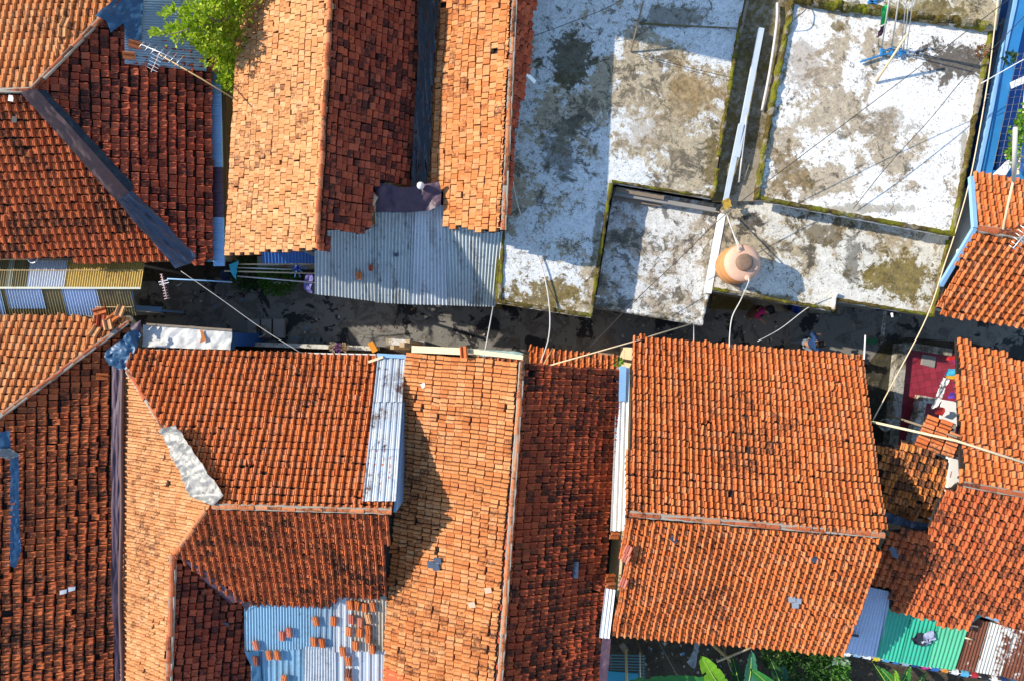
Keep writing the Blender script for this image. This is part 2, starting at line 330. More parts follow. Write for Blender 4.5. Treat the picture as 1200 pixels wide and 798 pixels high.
def tiles(parent, pl, pieces, m, tw=.17, ex=.18, prof=ROLL, bond=False, amp=1.0, jit=1.0, slot=.020, name='roof_slope', seed=1, under=True, label=None, drop=(), sag=.03, swapdir=None, lift=.026):
    """clay tiles laid in courses on a roof plane; pieces: [(pixel polygon, edges cut clean)]"""
    rnd = random.Random(seed)
    if not isinstance(pieces[0][0][0], (tuple, list)): pieces = [pieces]
    d, u, n = pl.d, pl.u, pl.n
    O = pl.at(*pieces[0][0][0])
    def uv(p): q = p - O; return (q.dot(u), q.dot(d))
    PP = []
    for poly, clip in pieces:
        P3 = [pl.at(*p) for p in poly]; PP.append((P3, [uv(p) for p in P3], clip))
    DR = [[uv(pl.at(*p)) for p in q] for q in drop]
    allv = [q for _, P, _ in PP for q in P]
    vmax = max(q[1] for q in allv)
    out_V, out_F, out_T, mi = [], [], [], []
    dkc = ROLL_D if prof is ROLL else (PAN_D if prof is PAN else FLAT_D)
    def sagz(a, b): return 1.5 * sag * noise.noise(Vector((a * .55 + seed * 3.1, b * .55, seed))) + sag * .35 * noise.noise(Vector((a * 1.7, b * 1.7 + seed, 5)))
    for P3, P2, clip in PP:
        V, F, T, MI = [], [], [], []
        us = [q[0] for q in P2]; vs = [q[1] for q in P2]; ne = len(P2)
        for i in range(int(math.floor(min(us) / tw)) - 1, int(math.ceil(max(us) / tw)) + 1):
            ph = rnd.random() * 6
            for j in range(0, int((vmax - min(vs)) / ex) + 2):
                vb = vmax - j * ex                    # lower edge of the tile
                if vb < min(vs) - ex or vb - ex > max(vs) + .05: continue
                ub = i * tw + (tw * .5 if bond and j % 2 else 0)
                cx, cy = ub + tw / 2, vb - ex / 2
                ok = inpoly(cx, cy, P2)
                if not ok and clip:
                    if any(inpoly(ub + a * tw, vb - b * ex, P2) for a in (-.1, 1.1) for b in (-.15, 1.2)):
                        k = min(range(ne), key=lambda e: segd(cx, cy, P2[e], P2[(e + 1) % ne]))
                        ok = k in clip
                if not ok or any(inpoly(cx, cy, q) for q in DR): continue
                wob = (.034 * noise.noise(Vector((ub * .4 + seed, vb * .8, 1))) + .014 * noise.noise(Vector((i * 3.3, vb * 1.6, seed)))) * jit
                du = ub + wob + rnd.gauss(0, .0035) * jit; dv = rnd.gauss(0, .008) * jit + .03 * noise.noise(Vector((ub * .7, j * .31 + seed, 7)))
                yaw = rnd.gauss(0, .018) * jit; lf = abs(rnd.gauss(0, .004)) * jit; roll = rnd.gauss(0, .012) * jit
                if rnd.random() < .05 * jit: yaw += rnd.gauss(0, .09); lf += .016; dv += rnd.gauss(.01, .03)
                if rnd.random() < .0007: continue
                b0 = len(V); lp = rnd.gauss(0, .003)
                rows = ((-ex - .03, -.05), (-ex + slot, -.05), (-ex + slot + .010, 0.0), (-.016, lift + lf), (0.0, lift + lf - .008), (.003, -.035))
                for (fu, h) in prof:
                    x = fu * tw; cr = -.010 * math.sin(fu * math.pi) if fu > .5 else 0
                    for ri, (vv, hh) in enumerate(rows):
                        X = du + x - vv * yaw; Y = vb + dv + vv + (x - tw / 2) * yaw + (cr if ri in (3, 4, 5) else 0)
                        Z = (h * amp if h > G else (h if 0 < ri < 5 else -.05)) + hh + (x - tw / 2) * roll + sagz(X, Y)
                        V.append(O + u * X + d * Y + n * Z)
                k = len(prof); t = (rnd.random(), rnd.random(), rnd.random())
                for a in range(k - 1):
                    for b in range(5):
                        q = b0 + a * 6 + b
                        F.append((q, q + 1, q + 7, q + 6)); T.append(t); MI.append(1 if (b == 0 or a in dkc) else 0)  # slot and groove faces get the dark colour in place of gap shade
        if clip and F:
            bm = bmesh.new(); vv = [bm.verts.new(p) for p in V]; ly = bm.faces.layers.float_vector.new('t')
            for f, t, q in zip(F, T, MI): fc = bm.faces.new([vv[i] for i in f]); fc[ly] = t; fc.material_index = q
            ctr = sum(P3, Vector()) / ne
            for e in clip:
                a, b = P3[e], P3[(e + 1) % ne]; nn = (b - a).cross(n).normalized()
                if nn.dot(ctr - a) > 0: nn = -nn
                bmesh.ops.bisect_plane(bm, geom=bm.verts[:] + bm.edges[:] + bm.faces[:], plane_co=a, plane_no=nn, clear_outer=True)
            bm.verts.index_update()
            V = [v.co.copy() for v in bm.verts]; F = [tuple(v.index for v in f.verts) for f in bm.faces]; T = [tuple(f[ly]) for f in bm.faces]; MI = [f.material_index for f in bm.faces]
            bm.free()
        o = len(out_V); out_V += V; out_F += [tuple(o + i for i in f) for f in F]; out_T += T; mi += MI
    if under:
        for P3, P2, clip in PP:
            dn = n * .075; o = len(out_V); k = len(P3); th = Vector((0, 0, .07))
            c = sum(P3, Vector()) / k
            Q = [p + (c - p).normalized() * .03 for p in P3]
            out_V += [p - dn for p in Q] + [p - dn - th for p in Q]
            out_F += [tuple(o + i for i in range(k)), tuple(o + k + i for i in reversed(range(k)))]
            out_F += [(o + i, o + k + i, o + k + (i + 1) % k, o + (i + 1) % k) for i in range(k)]
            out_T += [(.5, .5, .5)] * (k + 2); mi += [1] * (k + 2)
    # orient upward
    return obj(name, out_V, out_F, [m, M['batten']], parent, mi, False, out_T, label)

def caps(parent, a, b, r=.095, L=.30, m=None, mortar=True, seed=1, name='ridge_cap', rise=.0):
    """half-round ridge caps bedded in mortar from 3D point a to b"""
    rnd = random.Random(seed); m = m or M['cap']
    a, b = Vector(a), Vector(b); t = (b - a); LL = t.length; t.normalize()
    x = t.cross(Vector((0, 0, 1))).normalized(); z = x.cross(t)
    k = 7; V, F, T = [], [], []
    n = max(1, int(LL / L)); L = LL / n
    for i in range(n):
        tt = (rnd.random(), rnd.random(), rnd.random()); o = len(V)
        sh = rnd.gauss(0, .008); zz = rise + rnd.gauss(0, .006)
        for (f, rr) in ((-.03, r * .88), (L, r * 1.05), (L + .002, r * .9)):
            for q in range(k):
                an = math.pi * (q / (k - 1)) * 1.16 - .25
                V.append(a + t * (i * L + f) + x * (math.cos(an) * rr + sh) + z * (math.sin(an) * rr * .82 + zz))
        for g in range(2):
            for q in range(k - 1):
                s = o + g * k + q; F.append((s, s + 1, s + k + 1, s + k)); T.append(tt)
    c = obj(name, V, F, m, parent, None, False, T)
    if mortar:
        V, F = [], []; n2 = int(LL / .07)
        for i in range(n2 + 1):
            p = a + t * (LL * i / n2)
            w = r * (1.12 + .35 * noise.noise(Vector((i * .35, seed, 2)))); w2 = r * (1.12 + .35 * noise.noise(Vector((i * .35, seed, 9))))
            V += [p - x * w - z * .01, p - x * w * .8 + z * .035, p + x * w2 * .8 + z * .035, p + x * w2 - z * .01]
        for i in range(n2):
            for q in range(3): s = i * 4 + q; F.append((s, s + 1, s + 5, s + 4))
        obj('ridge_mortar', V, F, M['mortar'], parent)
    return c

def corr(parent, q, m, pitch=.075, amp=.012, kind='sin', name='roof_sheet', wob=.012, seed=0, nv=7, label=None, thick=True):
    """corrugated sheet, q = four 3D corners (top-left, top-right, bottom-right, bottom-left); ribs run top to bottom"""
    A, B, C, D = [Vector(p) for p in q]
    n = (B - A).cross(D - A).normalized()
    if n.z < 0: n = -n
    w = ((B - A).length + (C - D).length) / 2; ribs = max(1, round(w / pitch)); per = 6 if kind == 'sin' else 8
    nu = ribs * per; V, F = [], []
    for j in range(nv + 1):
        fv = j / nv
        for i in range(nu + 1):
            fu = i / nu; ph = (i % per) / per
            if kind == 'sin': h = amp * math.cos(2 * math.pi * ph)
            else: h = amp * (1 if ph < .13 or ph > .87 else (.55 if ph < .2 or ph > .8 else (-.4 if abs(ph - .5) > .06 else -.1)))
            p = A * (1 - fu) * (1 - fv) + B * fu * (1 - fv) + C * fu * fv + D * (1 - fu) * fv
            h += wob * noise.noise(p * 1.3 + Vector((seed, 0, 0)))
            V.append(p + n * h)
    for j in range(nv):
        for i in range(nu):
            s = j * (nu + 1) + i; F.append((s, s + 1, s + nu + 2, s + nu + 1))
    if thick:
        k = len(V); V += [v - Vector((0, 0, .006)) for v in V]
        F += [tuple(k + i for i in reversed(f)) for f in F]
        ring = [i for i in range(nu + 1)] + [(j * (nu + 1) + nu) for j in range(1, nv + 1)] + [nv * (nu + 1) + i for i in range(nu - 1, -1, -1)] + [j * (nu + 1) for j in range(nv - 1, 0, -1)]
        for a, b in zip(ring, ring[1:] + ring[:1]): F.append((a, k + a, k + b, b))
    return obj(name, V, F, m, parent, None, False, None, label)
def corrp(parent, pl, px, m, off=0.0, **k): return corr(parent, [pl.at(p[0], p[1], off) for p in px], m, **k)

def cloth(name, P3, m, parent=None, amp=.03, sc=5, cuts=7, seed=0, drape=0.0, th=.008, stretch=(1, 1, 1), label=None, fold=None):
    """crumpled sheet lying on a polygon of 3D points"""
    bm = bmesh.new(); vs = [bm.verts.new(p) for p in P3]; f = bm.faces.new(vs)
    f.normal_update(); n = f.normal.copy(); n = -n if n.z < 0 else n
    bmesh.ops.triangulate(bm, faces=bm.faces[:])
    for _ in range(8):
        es = [e for e in bm.edges if e.calc_length() > .22]
        if not es: break
        bmesh.ops.subdivide_edges(bm, edges=es, cuts=1, use_grid_fill=True)
        bmesh.ops.triangulate(bm, faces=[f for f in bm.faces if len(f.verts) > 3])
    bmesh.ops.subdivide_edges(bm, edges=bm.edges[:], cuts=2, use_grid_fill=True)
    bmesh.ops.triangulate(bm, faces=bm.faces[:])
    for v in bm.verts:
        p = Vector((v.co.x * stretch[0], v.co.y * stretch[1], v.co.z * stretch[2])) * sc + Vector((seed * 7.3, 0, 0))
        if fold:
            fd = Vector(fold[0]).normalized(); fx = fd.dot(v.co); fr = v.co - fd * fx; p = (fd * fx * fold[1] + fr * fold[2]) + Vector((seed * 7.3, 0, 0))
        h = abs(noise.noise(p)) * 1.2 + .5 * abs(noise.noise(p * 2.3)) + .25 * noise.noise(p * 5)
        v.co += n * (h * amp) + Vector((noise.noise(p * .7 + Vector((9, 0, 0))), noise.noise(p * .7 + Vector((0, 9, 0))), 0)) * amp * .5
    bm.verts.index_update()
    V = [v.co.copy() for v in bm.verts]; F = [tuple(x.index for x in f.verts) for f in bm.faces]
    bm.free()
    return obj(name, V, F, m, parent, None, True, None, label)

def walls(parent, px, z, planes, m, gap=.14, name='wall', z0=0.0, extra=()):
    """closed ring of walls standing on the ground up to just under the roof planes"""
    P = [W(x, y, z) for x, y in px]; n = len(P); V, F = [], []
    def top(p): return (min(pl.z(p.x, p.y) for pl in planes) - gap) if planes else z
    c = sum(P, Vector()) / n
    pts = []
    for i in range(n):
        a, b = P[i], P[(i + 1) % n]
        for k in range(8): pts.append(a.lerp(b, k / 8))
    for p in pts:
        q = p + (c - p).normalized() * .12; t = max(z0 + .3, top(p))
        V += [Vector((p.x, p.y, z0)), Vector((p.x, p.y, t)), Vector((q.x, q.y, t)), Vector((q.x, q.y, z0))]
    k = len(pts)
    for i in range(k):
        j = (i + 1) % k
        for a in range(3): F.append((i * 4 + a, i * 4 + a + 1, j * 4 + a + 1, j * 4 + a))
    return obj(name, V, F, m, parent)
def strip(mb, pts, w, h, mi=0):
    for a, b in zip(pts, pts[1:]): mb.box(a, b, w, h, mi)
def wire(name, pts, r, m, label, cat='cable', k=5, per=7, group=None, parent=None):
    c = curve(pts, per) if len(pts) > 2 else [Vector(pts[0]).lerp(Vector(pts[1]), i / 10) - Vector((0, 0, 0)) for i in range(11)]
    o = MB().tube(c, r, k).build(name, m, parent, True)
    return tag(o, label, cat, group)
# =================================================================== SETTING
gm = concrete_mat('bare_soil', (.085, .065, .045), (.06, .045, .03), .5, .6, off=70)
g = MB().add([(-150, -150, -.02), (150, -150, -.02), (150, 150, -.02), (-150, 150, -.02)], [(0, 1, 2, 3)]).build('ground', gm); tag(g, kind='structure')
def asphalt():
    n = N('wet_alley_asphalt', .85, 0, .3)
    big = n.noise(.8, 8, .6, 1.0, off=3); fine = n.noise(40, 6, .7); med = n.noise(3.5, 10, .7, .6)
    c = n.mix(med, (.14, .138, .13), (.23, .215, .19)); c = n.mix(n.math('MULTIPLY', n.ramp(fine, .58, .7), .5), c, (.2, .19, .17))
    c = n.mix(n.math('MULTIPLY', n.ramp(n.noise(1.7, 10, .75, .8, off=8), .50, .56), .55), c, (.055, .05, .042)); c = n.mix(n.math('MULTIPLY', n.ramp(n.noise(7, 10, .8, .3, off=5), .56, .62), .5), c, (.26, .24, .20))
    wet = n.ramp(n.math('ADD', n.math('MULTIPLY', big, .7), n.math('MULTIPLY', med, .35)), .555, .58)
    c = n.mix(wet, c, (.014, .014, .015)); n.bump(fine, .3, .01)
    return n.out(c, n.math('SUBTRACT', .85, n.math('MULTIPLY', wet, .25)))
AL = [(-140, 322), (180, 330), (320, 322), (420, 345), (585, 352), (840, 338), (1100, 330), (1340, 350), (1340, 470), (1140, 402), (1062, 395), (1040, 405), (1036, 432), (1010, 425), (720, 418), (440, 406), (270, 400), (-140, 400)]
tag(MB().prism([W(x, y, .015) for x, y in AL], -.01, .015).build('alley_road', asphalt()), kind='structure')
tag(MB().prism([W(x, y, .02) for x, y in [(1036, 400), (1064, 396), (1056, 470), (1036, 530), (1010, 530), (1015, 430)]], -.01, .02).build('side_path', M['ditch']), kind='structure')
tag(MB().prism([W(x, y, .05) for x, y in [(1098, 230), (1160, 240), (1150, 352), (1096, 350)]], -.01, .05).build('tiled_path', paint('grey_floor_tiles', (.12, .15, .18), .5, .2)), kind='structure')
tag(MB().prism([W(x, y, .09) for x, y in [(835, 345), (990, 350), (985, 368), (832, 362)]], -.01, .09).build('pavement', M['con_dark']), kind='structure')

# =================================================================== HOUSE A : hip roof upper left
hA = thing('hip_roof_house', 'upper left house whose hipped clay roof has a dark tarp along its hip', 'house', W(90, 150, 0))
A1 = Plane((-60, 108, 4.7), (38, 105, 4.7), (245, -107, 3.0))
A2 = Plane((38, 105, 4.7), (245, 85, 3.0), (247, 300, 3.0))
A3 = Plane((-60, 108, 4.7), (38, 105, 4.7), (236, 312, 3.0))
tiles(hA, A1, ([(-100, 108), (38, 105), (245, -107), (-100, -107)], [1]), M['tile_amber'], .175, .2, seed=11)
tiles(hA, A2, ([(38, 105), (246, -108), (247, 304), (226, 310)], [0, 3]), M['tile_red'], .165, .2, PAN, seed=12, jit=1.5, lift=.036, slot=.024)
tiles(hA, A3, ([(-100, 110), (38, 105), (228, 305), (-100, 305)], [1]), M['tile_rust'], .185, .19, seed=13, amp=1.15)
caps(hA, W(38, 105, 4.74), A1.at(142, -2, .03), .058, .30, M['cap'], seed=2)
caps(hA, W(-100, 108, 4.72), W(36, 106, 4.74), .055, .3, M['cap'], seed=3)
walls(hA, [(-110, -110), (225, -110), (225, 292), (-110, 292)], 2.9, [A1, A2, A3], M['wall_cream'])
gt = MB()
for i, (y0, y1, t) in enumerate([(84, 140, 0), (140, 196, 0), (194, 256, 1), (255, 312, 0)]):
    P = [W(x, y, 2.86 + .012 * (i % 2)) for x, y in ((243 + .03 * (y0 - 84), y0), (258 + .02 * (y0 - 84), y0), (258 + .02 * (y1 - 84), y1), (243 + .03 * (y1 - 84), y1))]
    gt.prism(P, 2.80, None, t)
    for k in range(5):
        y = y0 + (y1 - y0) * (k + .5) / 5; gt.box(W(244, y, 2.885), W(259, y, 2.885), .03, .025, t)
gt.build('roof_gutter', [M['blue_pale'], M['tarp_purple']], hA)
MB().box(W(262, 90, 2.7), W(262, 300, 2.7), .05, .16).build('gutter_board', M['dark'], hA)

t = thing('tin_sheet_patch', 'blue grey corrugated tin patch on the upper left roof beneath the tree branches', 'tin sheet', A2.at(190, 40, .06))
corr(t, [A2.at(146, -40, .07), A2.at(146, 75, .07), A2.at(242, 84, .07), A2.at(244, -40, .07)], M['tin_blue'], .062, .011, name='corrugated_sheet', wob=.02)
# small tin pieces lying over the patch
tag(cloth('tarpaulin', [A2.at(*p, .09) for p in [(112, 20), (138, -4), (168, -4), (166, 49), (148, 47), (144, 28), (130, 39), (124, 26)]], M['tarp_blue'], None, .05, 4, seed=2), 'torn dark blue tarp at the top of the upper left roof beside the hip tiles', 'tarp')
tag(cloth('tarpaulin', [A2.at(24, 109, .17), A2.at(43, 105, .17), A2.at(152, 226, .15), A2.at(137, 237, .17)], M['tarp_brown'], None, .05, 3, seed=4, fold=((-1, .95, 0), 1.5, 3)), 'faded brown purple tarp strip running down the upper left roof hip', 'tarp')
tag(cloth('tarpaulin', [A2.at(43, 106, .08), A2.at(54, 106, .07), A2.at(158, 219, .07), A2.at(150, 228, .08)], M['tarp_black'], None, .04, 3, seed=5), 'black plastic strip beside the brown tarp on the upper left hip', 'tarp')
tag(cloth('tarpaulin', [A2.at(136, 236, .22), A2.at(155, 224, .14), A2.at(230, 300, .10), A2.at(222, 311, .12), A2.at(205, 315, .16)], M['tarp_grey'], None, .10, 2.4, seed=6, fold=((1, .95, 0), 6, .8)), 'shiny blue grey tarp folded over the lower end of the upper left hip', 'tarp')
for i, (x, y, c, lb) in enumerate([(13, 115, 'white', 'white glazed tile near the upper left ridge'), (17, 140, 'dark', 'dark patch tile below the white tile on the upper left roof')]):
    o = MB().box(A3.at(x - 3, y, .05), A3.at(x + 3, y + 1, .05), .14, .02).build('repair_tile', M[c]); tag(o, lb, 'roof tile')
L = [(158, 53, 8, 'reddish loose tile at the tip of the roof antenna on the tin patch'), (151, 66, -6, 'dark red loose tile at the left edge of the tin patch')]

def loose_tile_mesh():
    V, F, T = [], [], []
    k = len(ROLL)
    for fu, h in ROLL:
        for vv, z in ((-.13, .0), (.13, .0), (.13, -.022), (-.13, -.022)):
            V.append(Vector(((fu - .5) * .17, vv, h + z + .024)))
    for i in range(k - 1):
        for q in range(4): F.append((i * 4 + q, i * 4 + (q + 1) % 4, i * 4 + 4 + (q + 1) % 4, i * 4 + 4 + q))
    F += [(0, 1, 2, 3), tuple((k - 1) * 4 + q for q in (3, 2, 1, 0))]
    return V, F
LT = None
def loose_tile(pl, x, y, deg, label, off=.03, mat=None, group=None, s=1.0):
    """one clay tile lying on a roof plane, copied from the first"""
    global LT
    if LT is None:
        V, F = loose_tile_mesh(); o = LT = obj('roof_tile', V, F, M['tile_loose'], None, None, False, [(.3, .4, .5)] * len(F)); o.location = (0, 0, 0)
        me = o.data
        zoff = 0
    elif mat: V, F = loose_tile_mesh(); o = obj('roof_tile', V, F, mat, None, None, False, [(random.random(), random.random() * .6, random.random())] * len(F))
    else: o = LT.copy(); COL.objects.link(o)
    p = pl.at(x, y, off); mtx = Matrix((pl.u, -pl.d, pl.n)).transposed().to_4x4() @ Matrix.Rotation(R(deg), 4, 'Z') @ Matrix.Scale(s, 4)
    o.matrix_world = Matrix.Translation(p) @ mtx
    if 'group' in o: del o['group']
    return tag(o, label, 'roof tile', group)
M['tile_loose'] = tile_mat('loose_clay_tile', (.60, .20, .07), (.44, .12, .045), (.13, .05, .03), .45, .3, off=8)
for x, y, a, lb in L: loose_tile(A2, x, y, a, lb, .10)
for x, y, a, lb in [(77, 28, 10, 'upper of two pale loose tiles on the golden slope at the top left'), (74, 40, -8, 'lower of two pale loose tiles on the golden slope at the top left')]: loose_tile(A1, x, y, a, lb, .05, M['tile_gold'])

# =================================================================== ALLEY CANOPY of fibreglass sheets
cS = thing('alley_canopy', 'striped canopy of yellow, white and brown corrugated sheets over the alley at left', 'canopy', W(80, 338, 0))
def spanel(x0, x1, m, up, y1=None, dz=0.0):
    if up: q = [W(x0, 305, 2.62 + dz), W(x1, 305, 2.62 + dz), W(x1 - 5 + (80 - x1) * .0, 338, 3.0 + dz), W(x0 - 5, 338, 3.0 + dz)]
    else:
        f = ((y1 or 371) - 337) / 34
        q = [W(x0, 337, 2.99 + dz), W(x1, 337, 2.99 + dz), W(x1 + 8 * f, 337 + 34 * f, 2.99 - .42 * f + dz), W(x0 + 8 * f, 337 + 34 * f, 2.99 - .42 * f + dz)]
    corr(cS, q, m, .062 if up else .07, .013, name='canopy_sheet', wob=.008, nv=4)
for x0, x1, c, dz in [(-110, 14, 'fib_brown', 0), (12, 18, 'fib_cream', .012), (17, 37, 'fib_brown', 0), (36, 80, 'fib_white', .014), (78, 170, 'fib_yellow', 0)]: spanel(x0, x1, M[c], True, dz=dz)
for x0, x1, c, y1, dz in [(-110, -5, 'fib_brown', 371, 0), (-6, 0, 'fib_blue', 369, .014), (-1, 8, 'fib_brown', 371, 0), (6, 48, 'fib_blue', 362, .02), (5, 74, 'fib_brown', 371, 0), (72, 113, 'fib_blue', 370, .014), (111, 152, 'fib_brown', 370, 0)]: spanel(x0, x1, M[c], False, y1, dz)
MB().box(W(-110, 337.5, 3.03), W(165, 338, 3.03), .05, .03).build('ridge_strip', M['fib_cream'], cS)
MB().box(W(-110, 317, 2.79), W(168, 317, 2.79), .018, .018).box(W(112, 360, 2.75), W(155, 360, 2.75), .02, .02).build('batten', M['bamboo'], cS)
for x, y in [(160, 310), (150, 366), (20, 310), (20, 366)]: MB().box(W(x, y, 2.6).xy.to_3d(), W(x, y, 2.6), .06, .06).build('post', M['wood'], cS)
s = thing('loudspeaker', 'small grey horn loudspeaker at the eave above the canopy', 'loudspeaker', W(42, 303, 2.9))
MB().lathe(W(42, 304, 2.95), [(.03, 0), (.05, .02), (.10, .10), (.125, .12), (.11, .12), (.05, .06), (0.0, .05)], 18).build('horn', M['alu'], s, True)
MB().box(W(42, 304, 2.72), W(42, 304, 2.96), .03, .03).build('bracket', M['dark'], s)
MB().tube(curve([W(40, 303, 3.02), W(55, 305, 2.98), W(100, 304, 2.95)]), .012).build('cable', M['wire'], s)

# =================================================================== HOUSES B and C : twin gables
hB = thing('gable_house', 'gabled house with golden west slope beside the tree', 'house', W(330, 140, 0))
B1 = Plane((391, -60, 5.0), (371, 292, 5.0), (274, 150, 3.35))
B2 = Plane((391, -60, 5.0), (371, 292, 5.0), (488, 110, 3.35))
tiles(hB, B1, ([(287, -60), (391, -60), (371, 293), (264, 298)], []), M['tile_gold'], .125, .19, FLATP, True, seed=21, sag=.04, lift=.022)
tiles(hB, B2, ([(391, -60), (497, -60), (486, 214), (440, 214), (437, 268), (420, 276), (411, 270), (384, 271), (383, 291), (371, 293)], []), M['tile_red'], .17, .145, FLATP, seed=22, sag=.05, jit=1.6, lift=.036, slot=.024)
caps(hB, W(391, -60, 5.02), W(371, 292, 5.02), .055, .26, M['cap'], seed=5, mortar=False)
walls(hB, [(296, -60), (496, -60), (470, 205), (436, 260), (372, 276), (280, 282)], 3.2, [B1, B2], M['wall_cream'])
hC = thing('gable_house', 'gabled house between the black valley tarp and the concrete terrace', 'house', W(555, 120, 0))
C1 = Plane((606, -60, 4.62), (590, 270, 4.62), (508, 110, 3.4))
C2 = Plane((606, -60, 4.62), (590, 270, 4.62), (627, 0, 3.95))
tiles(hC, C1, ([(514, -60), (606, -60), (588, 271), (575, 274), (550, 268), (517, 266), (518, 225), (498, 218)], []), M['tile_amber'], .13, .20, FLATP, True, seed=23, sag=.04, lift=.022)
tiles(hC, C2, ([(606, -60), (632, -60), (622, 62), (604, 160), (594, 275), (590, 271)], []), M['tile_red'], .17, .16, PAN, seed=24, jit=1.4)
caps(hC, W(606, -60, 4.64), W(590, 270, 4.64), .06, .32, M['cap_gold'], seed=6)
walls(hC, [(522, -60), (612, -60), (600, 150), (588, 258), (520, 255)], 3.3, [C1, C2], M['wall_grey'])
bp = MB()
strip(bp, [W(594, 250, 4.3), W(612, 120, 4.15), W(620, 62, 4.05)], .02, .02); strip(bp, [W(600, 200, 3.9), W(616, 85, 3.9)], .02, .02)
bp.box(W(612, 82, 4.0), W(627, 97, 3.7), .09, .03)
bp.build('gutter_rail', M['alu'], hC)
tag(cloth('tarpaulin', [Vector(p) + Vector((0, 0, .06)) for p in (W(491, -60, 3.50), W(516, -60, 3.45), W(510, 80, 3.45), W(502, 222, 3.42), W(481, 222, 3.45), W(489, 80, 3.5))], M['tarp_black'], None, .09, 1.7, seed=8, fold=((1, .06, 0), 7, .5)), 'long shiny black tarp lining the valley between the two gables', 'tarp')
tag(cloth('tarpaulin', [W(439, 213, 3.86), W(466, 222, 3.78), W(485, 219, 3.74), W(514, 214, 3.78), W(518, 241, 3.74), W(505, 247, 3.68), W(441, 249, 3.72)], M['tarp_purple'], None, .12, 2.6, seed=9), 'crumpled dark purple tarp above the corrugated tin porch', 'tarp')
o = MB().lathe(W(493, 218, 3.95), [(0.001, -.09), (.05, -.075), (.085, -.03), (.09, 0), (.082, .04), (.05, .078), (0.001, .092)], 16).build('ball', M['white'], None, True); tag(o, 'white round ball resting at the foot of the black tarp', 'ball')
# tin porch roof
D = Plane((370, 280, 3.25), (588, 280, 3.25), (480, 356, 2.62))
pD = thing('tin_porch', 'grey corrugated tin porch roof below the twin gables', 'porch roof', W(475, 320, 0))
corrp(pD, D, [(369, 290), (386, 290), (386, 347), (369, 345)], M['tin'], .012, pitch=.082, amp=.021, seed=8)
corrp(pD, D, [(382, 268), (441, 264), (443, 354), (382, 346)], M['tin'], .0, pitch=.082, amp=.021)
corrp(pD, D, [(440, 232), (486, 240), (482, 357), (440, 355)], M['tin'], .02, pitch=.082, amp=.021, seed=2)
corrp(pD, D, [(484, 240), (524, 241), (528, 358), (480, 357)], M['tin_pale'], .035, pitch=.082, amp=.021, seed=3)
corrp(pD, D, [(521, 262), (589, 270), (580, 360), (526, 358)], M['tin'], .05, pitch=.082, amp=.021, seed=4)
for x, y in [(375, 340), (480, 350), (572, 352)]: MB().box(W(x, y, 2.6).xy.to_3d(), W(x, y, 2.55), .08, .08).build('post', M['wood'], pD)
MB().prism([W(583, 270, 3.2), W(590, 272, 3.2), W(586, 356, 3.2), (W(580, 356, 3.2))], 0, 3.12).build('side_wall', M['moss'], pD)
MB().box(W(372, 300, 2.9), W(372, 300, 0), .1, 1.2).build('side_panel', M['wall_grey'], pD)
loose_tile(D, 421, 323, 3, 'bright orange broken tile on the tin porch roof', .06, M['tile_orange'], s=.75)
loose_tile(D, 434.5, 314, 8, 'dark red tile splinter on the tin porch roof', .06, M['tile_red'], s=.6)
o = MB().tube([W(464, 299, 3.12), W(464, 299, 3.2)], .05, 8).build('vent_cap', M['tarp_grey']); tag(o, 'small blue cap on the middle of the tin porch roof', 'vent')
# deep blue lean-to under the gable B eave
pE = thing('tin_lean_to', 'deep blue corrugated lean-to in the shade below the golden gable', 'lean-to', W(338, 300, 0))
corr(pE, [W(306, 284, 2.75), W(371, 284, 2.75), W(370, 309, 2.45), W(308, 309, 2.45)], M['tin_deep'], .085, .014)
for x in (312, 366): MB().box(W(x, 305, 2.4).xy.to_3d(), W(x, 305, 2.44), .06, .06).build('post', M['wood'], pE)
MB().prism([W(300, 300, 1.0), W(372, 300, 1.0), W(372, 312, 1.0), W(300, 312, 1.0)], 0, .9).build('wall', M['wall_grey'], pE)

M['beam'] = paint('weathered_white_gutter', (.50, .57, .64), .5, .25, dirt=.3)
# =================================================================== CONCRETE TERRACES
def rim(mb, pts, w, h, mi=0):
    """mossy kerb with an uneven rounded section"""
    for a, b in zip(pts, pts[1:]):
        a, b = Vector(a), Vector(b); L = (b - a).length; t = (b - a) / L; x = t.cross(Vector((0, 0, 1))).normalized()
        n = max(2, int(L / .07)); o = len(mb.V); sec = [(-.55, -.02), (-.5, .6), (-.28, 1), (.0, 1.08), (.28, 1), (.5, .6), (.55, -.02)]
        for i in range(n + 1):
            p = a - t * w * .4 + t * ((L + w * .8) * i / n)
            for j, (sx, sz) in enumerate(sec):
                q = p + x * (sx * w); e = noise.noise(q * 7) * .35 + noise.noise(q * 17) * .25
                mb.V.append(q + x * (sx * w * e * 1.6) + Vector((0, 0, (sz * h * (1 + e)) if sz > 0 else -.02)))
        for i in range(n):
            for j in range(6):
                q = o + i * 7 + j; mb.F.append((q, q + 1, q + 8, q + 7)); mb.M.append(mi)
        mb.F.append(tuple(o + j for j in range(7))); mb.M.append(mi); mb.F.append(tuple(o + n * 7 + j for j in reversed(range(7)))); mb.M.append(mi)
def slab(parent, px, z, m, name='roof_slab', th=.16): return MB().prism([W(x, y, z) for x, y in px], z - th, z).build(name, m, parent)
hF = thing('flat_roof_house', 'house with a stained concrete terrace roof on two levels left of the water tank', 'house', W(720, 190, 0))
F1 = [(616, -60), (886, -60), (868, 20), (835, 233), (718, 214), (692, 373), (583, 356), (590, 260), (602, 120)]
slab(hF, F1, 3.2, M['con_patch'])
F3 = [(720, 219), (845, 240), (843, 250), (822, 382), (697, 361)]
slab(hF, F3, 2.62, M['con_low'])
slab(hF, [(886, -60), (937, -60), (886, 236), (836, 236), (869, 20)], 3.02, M['con_dark'], 'gutter_slab')
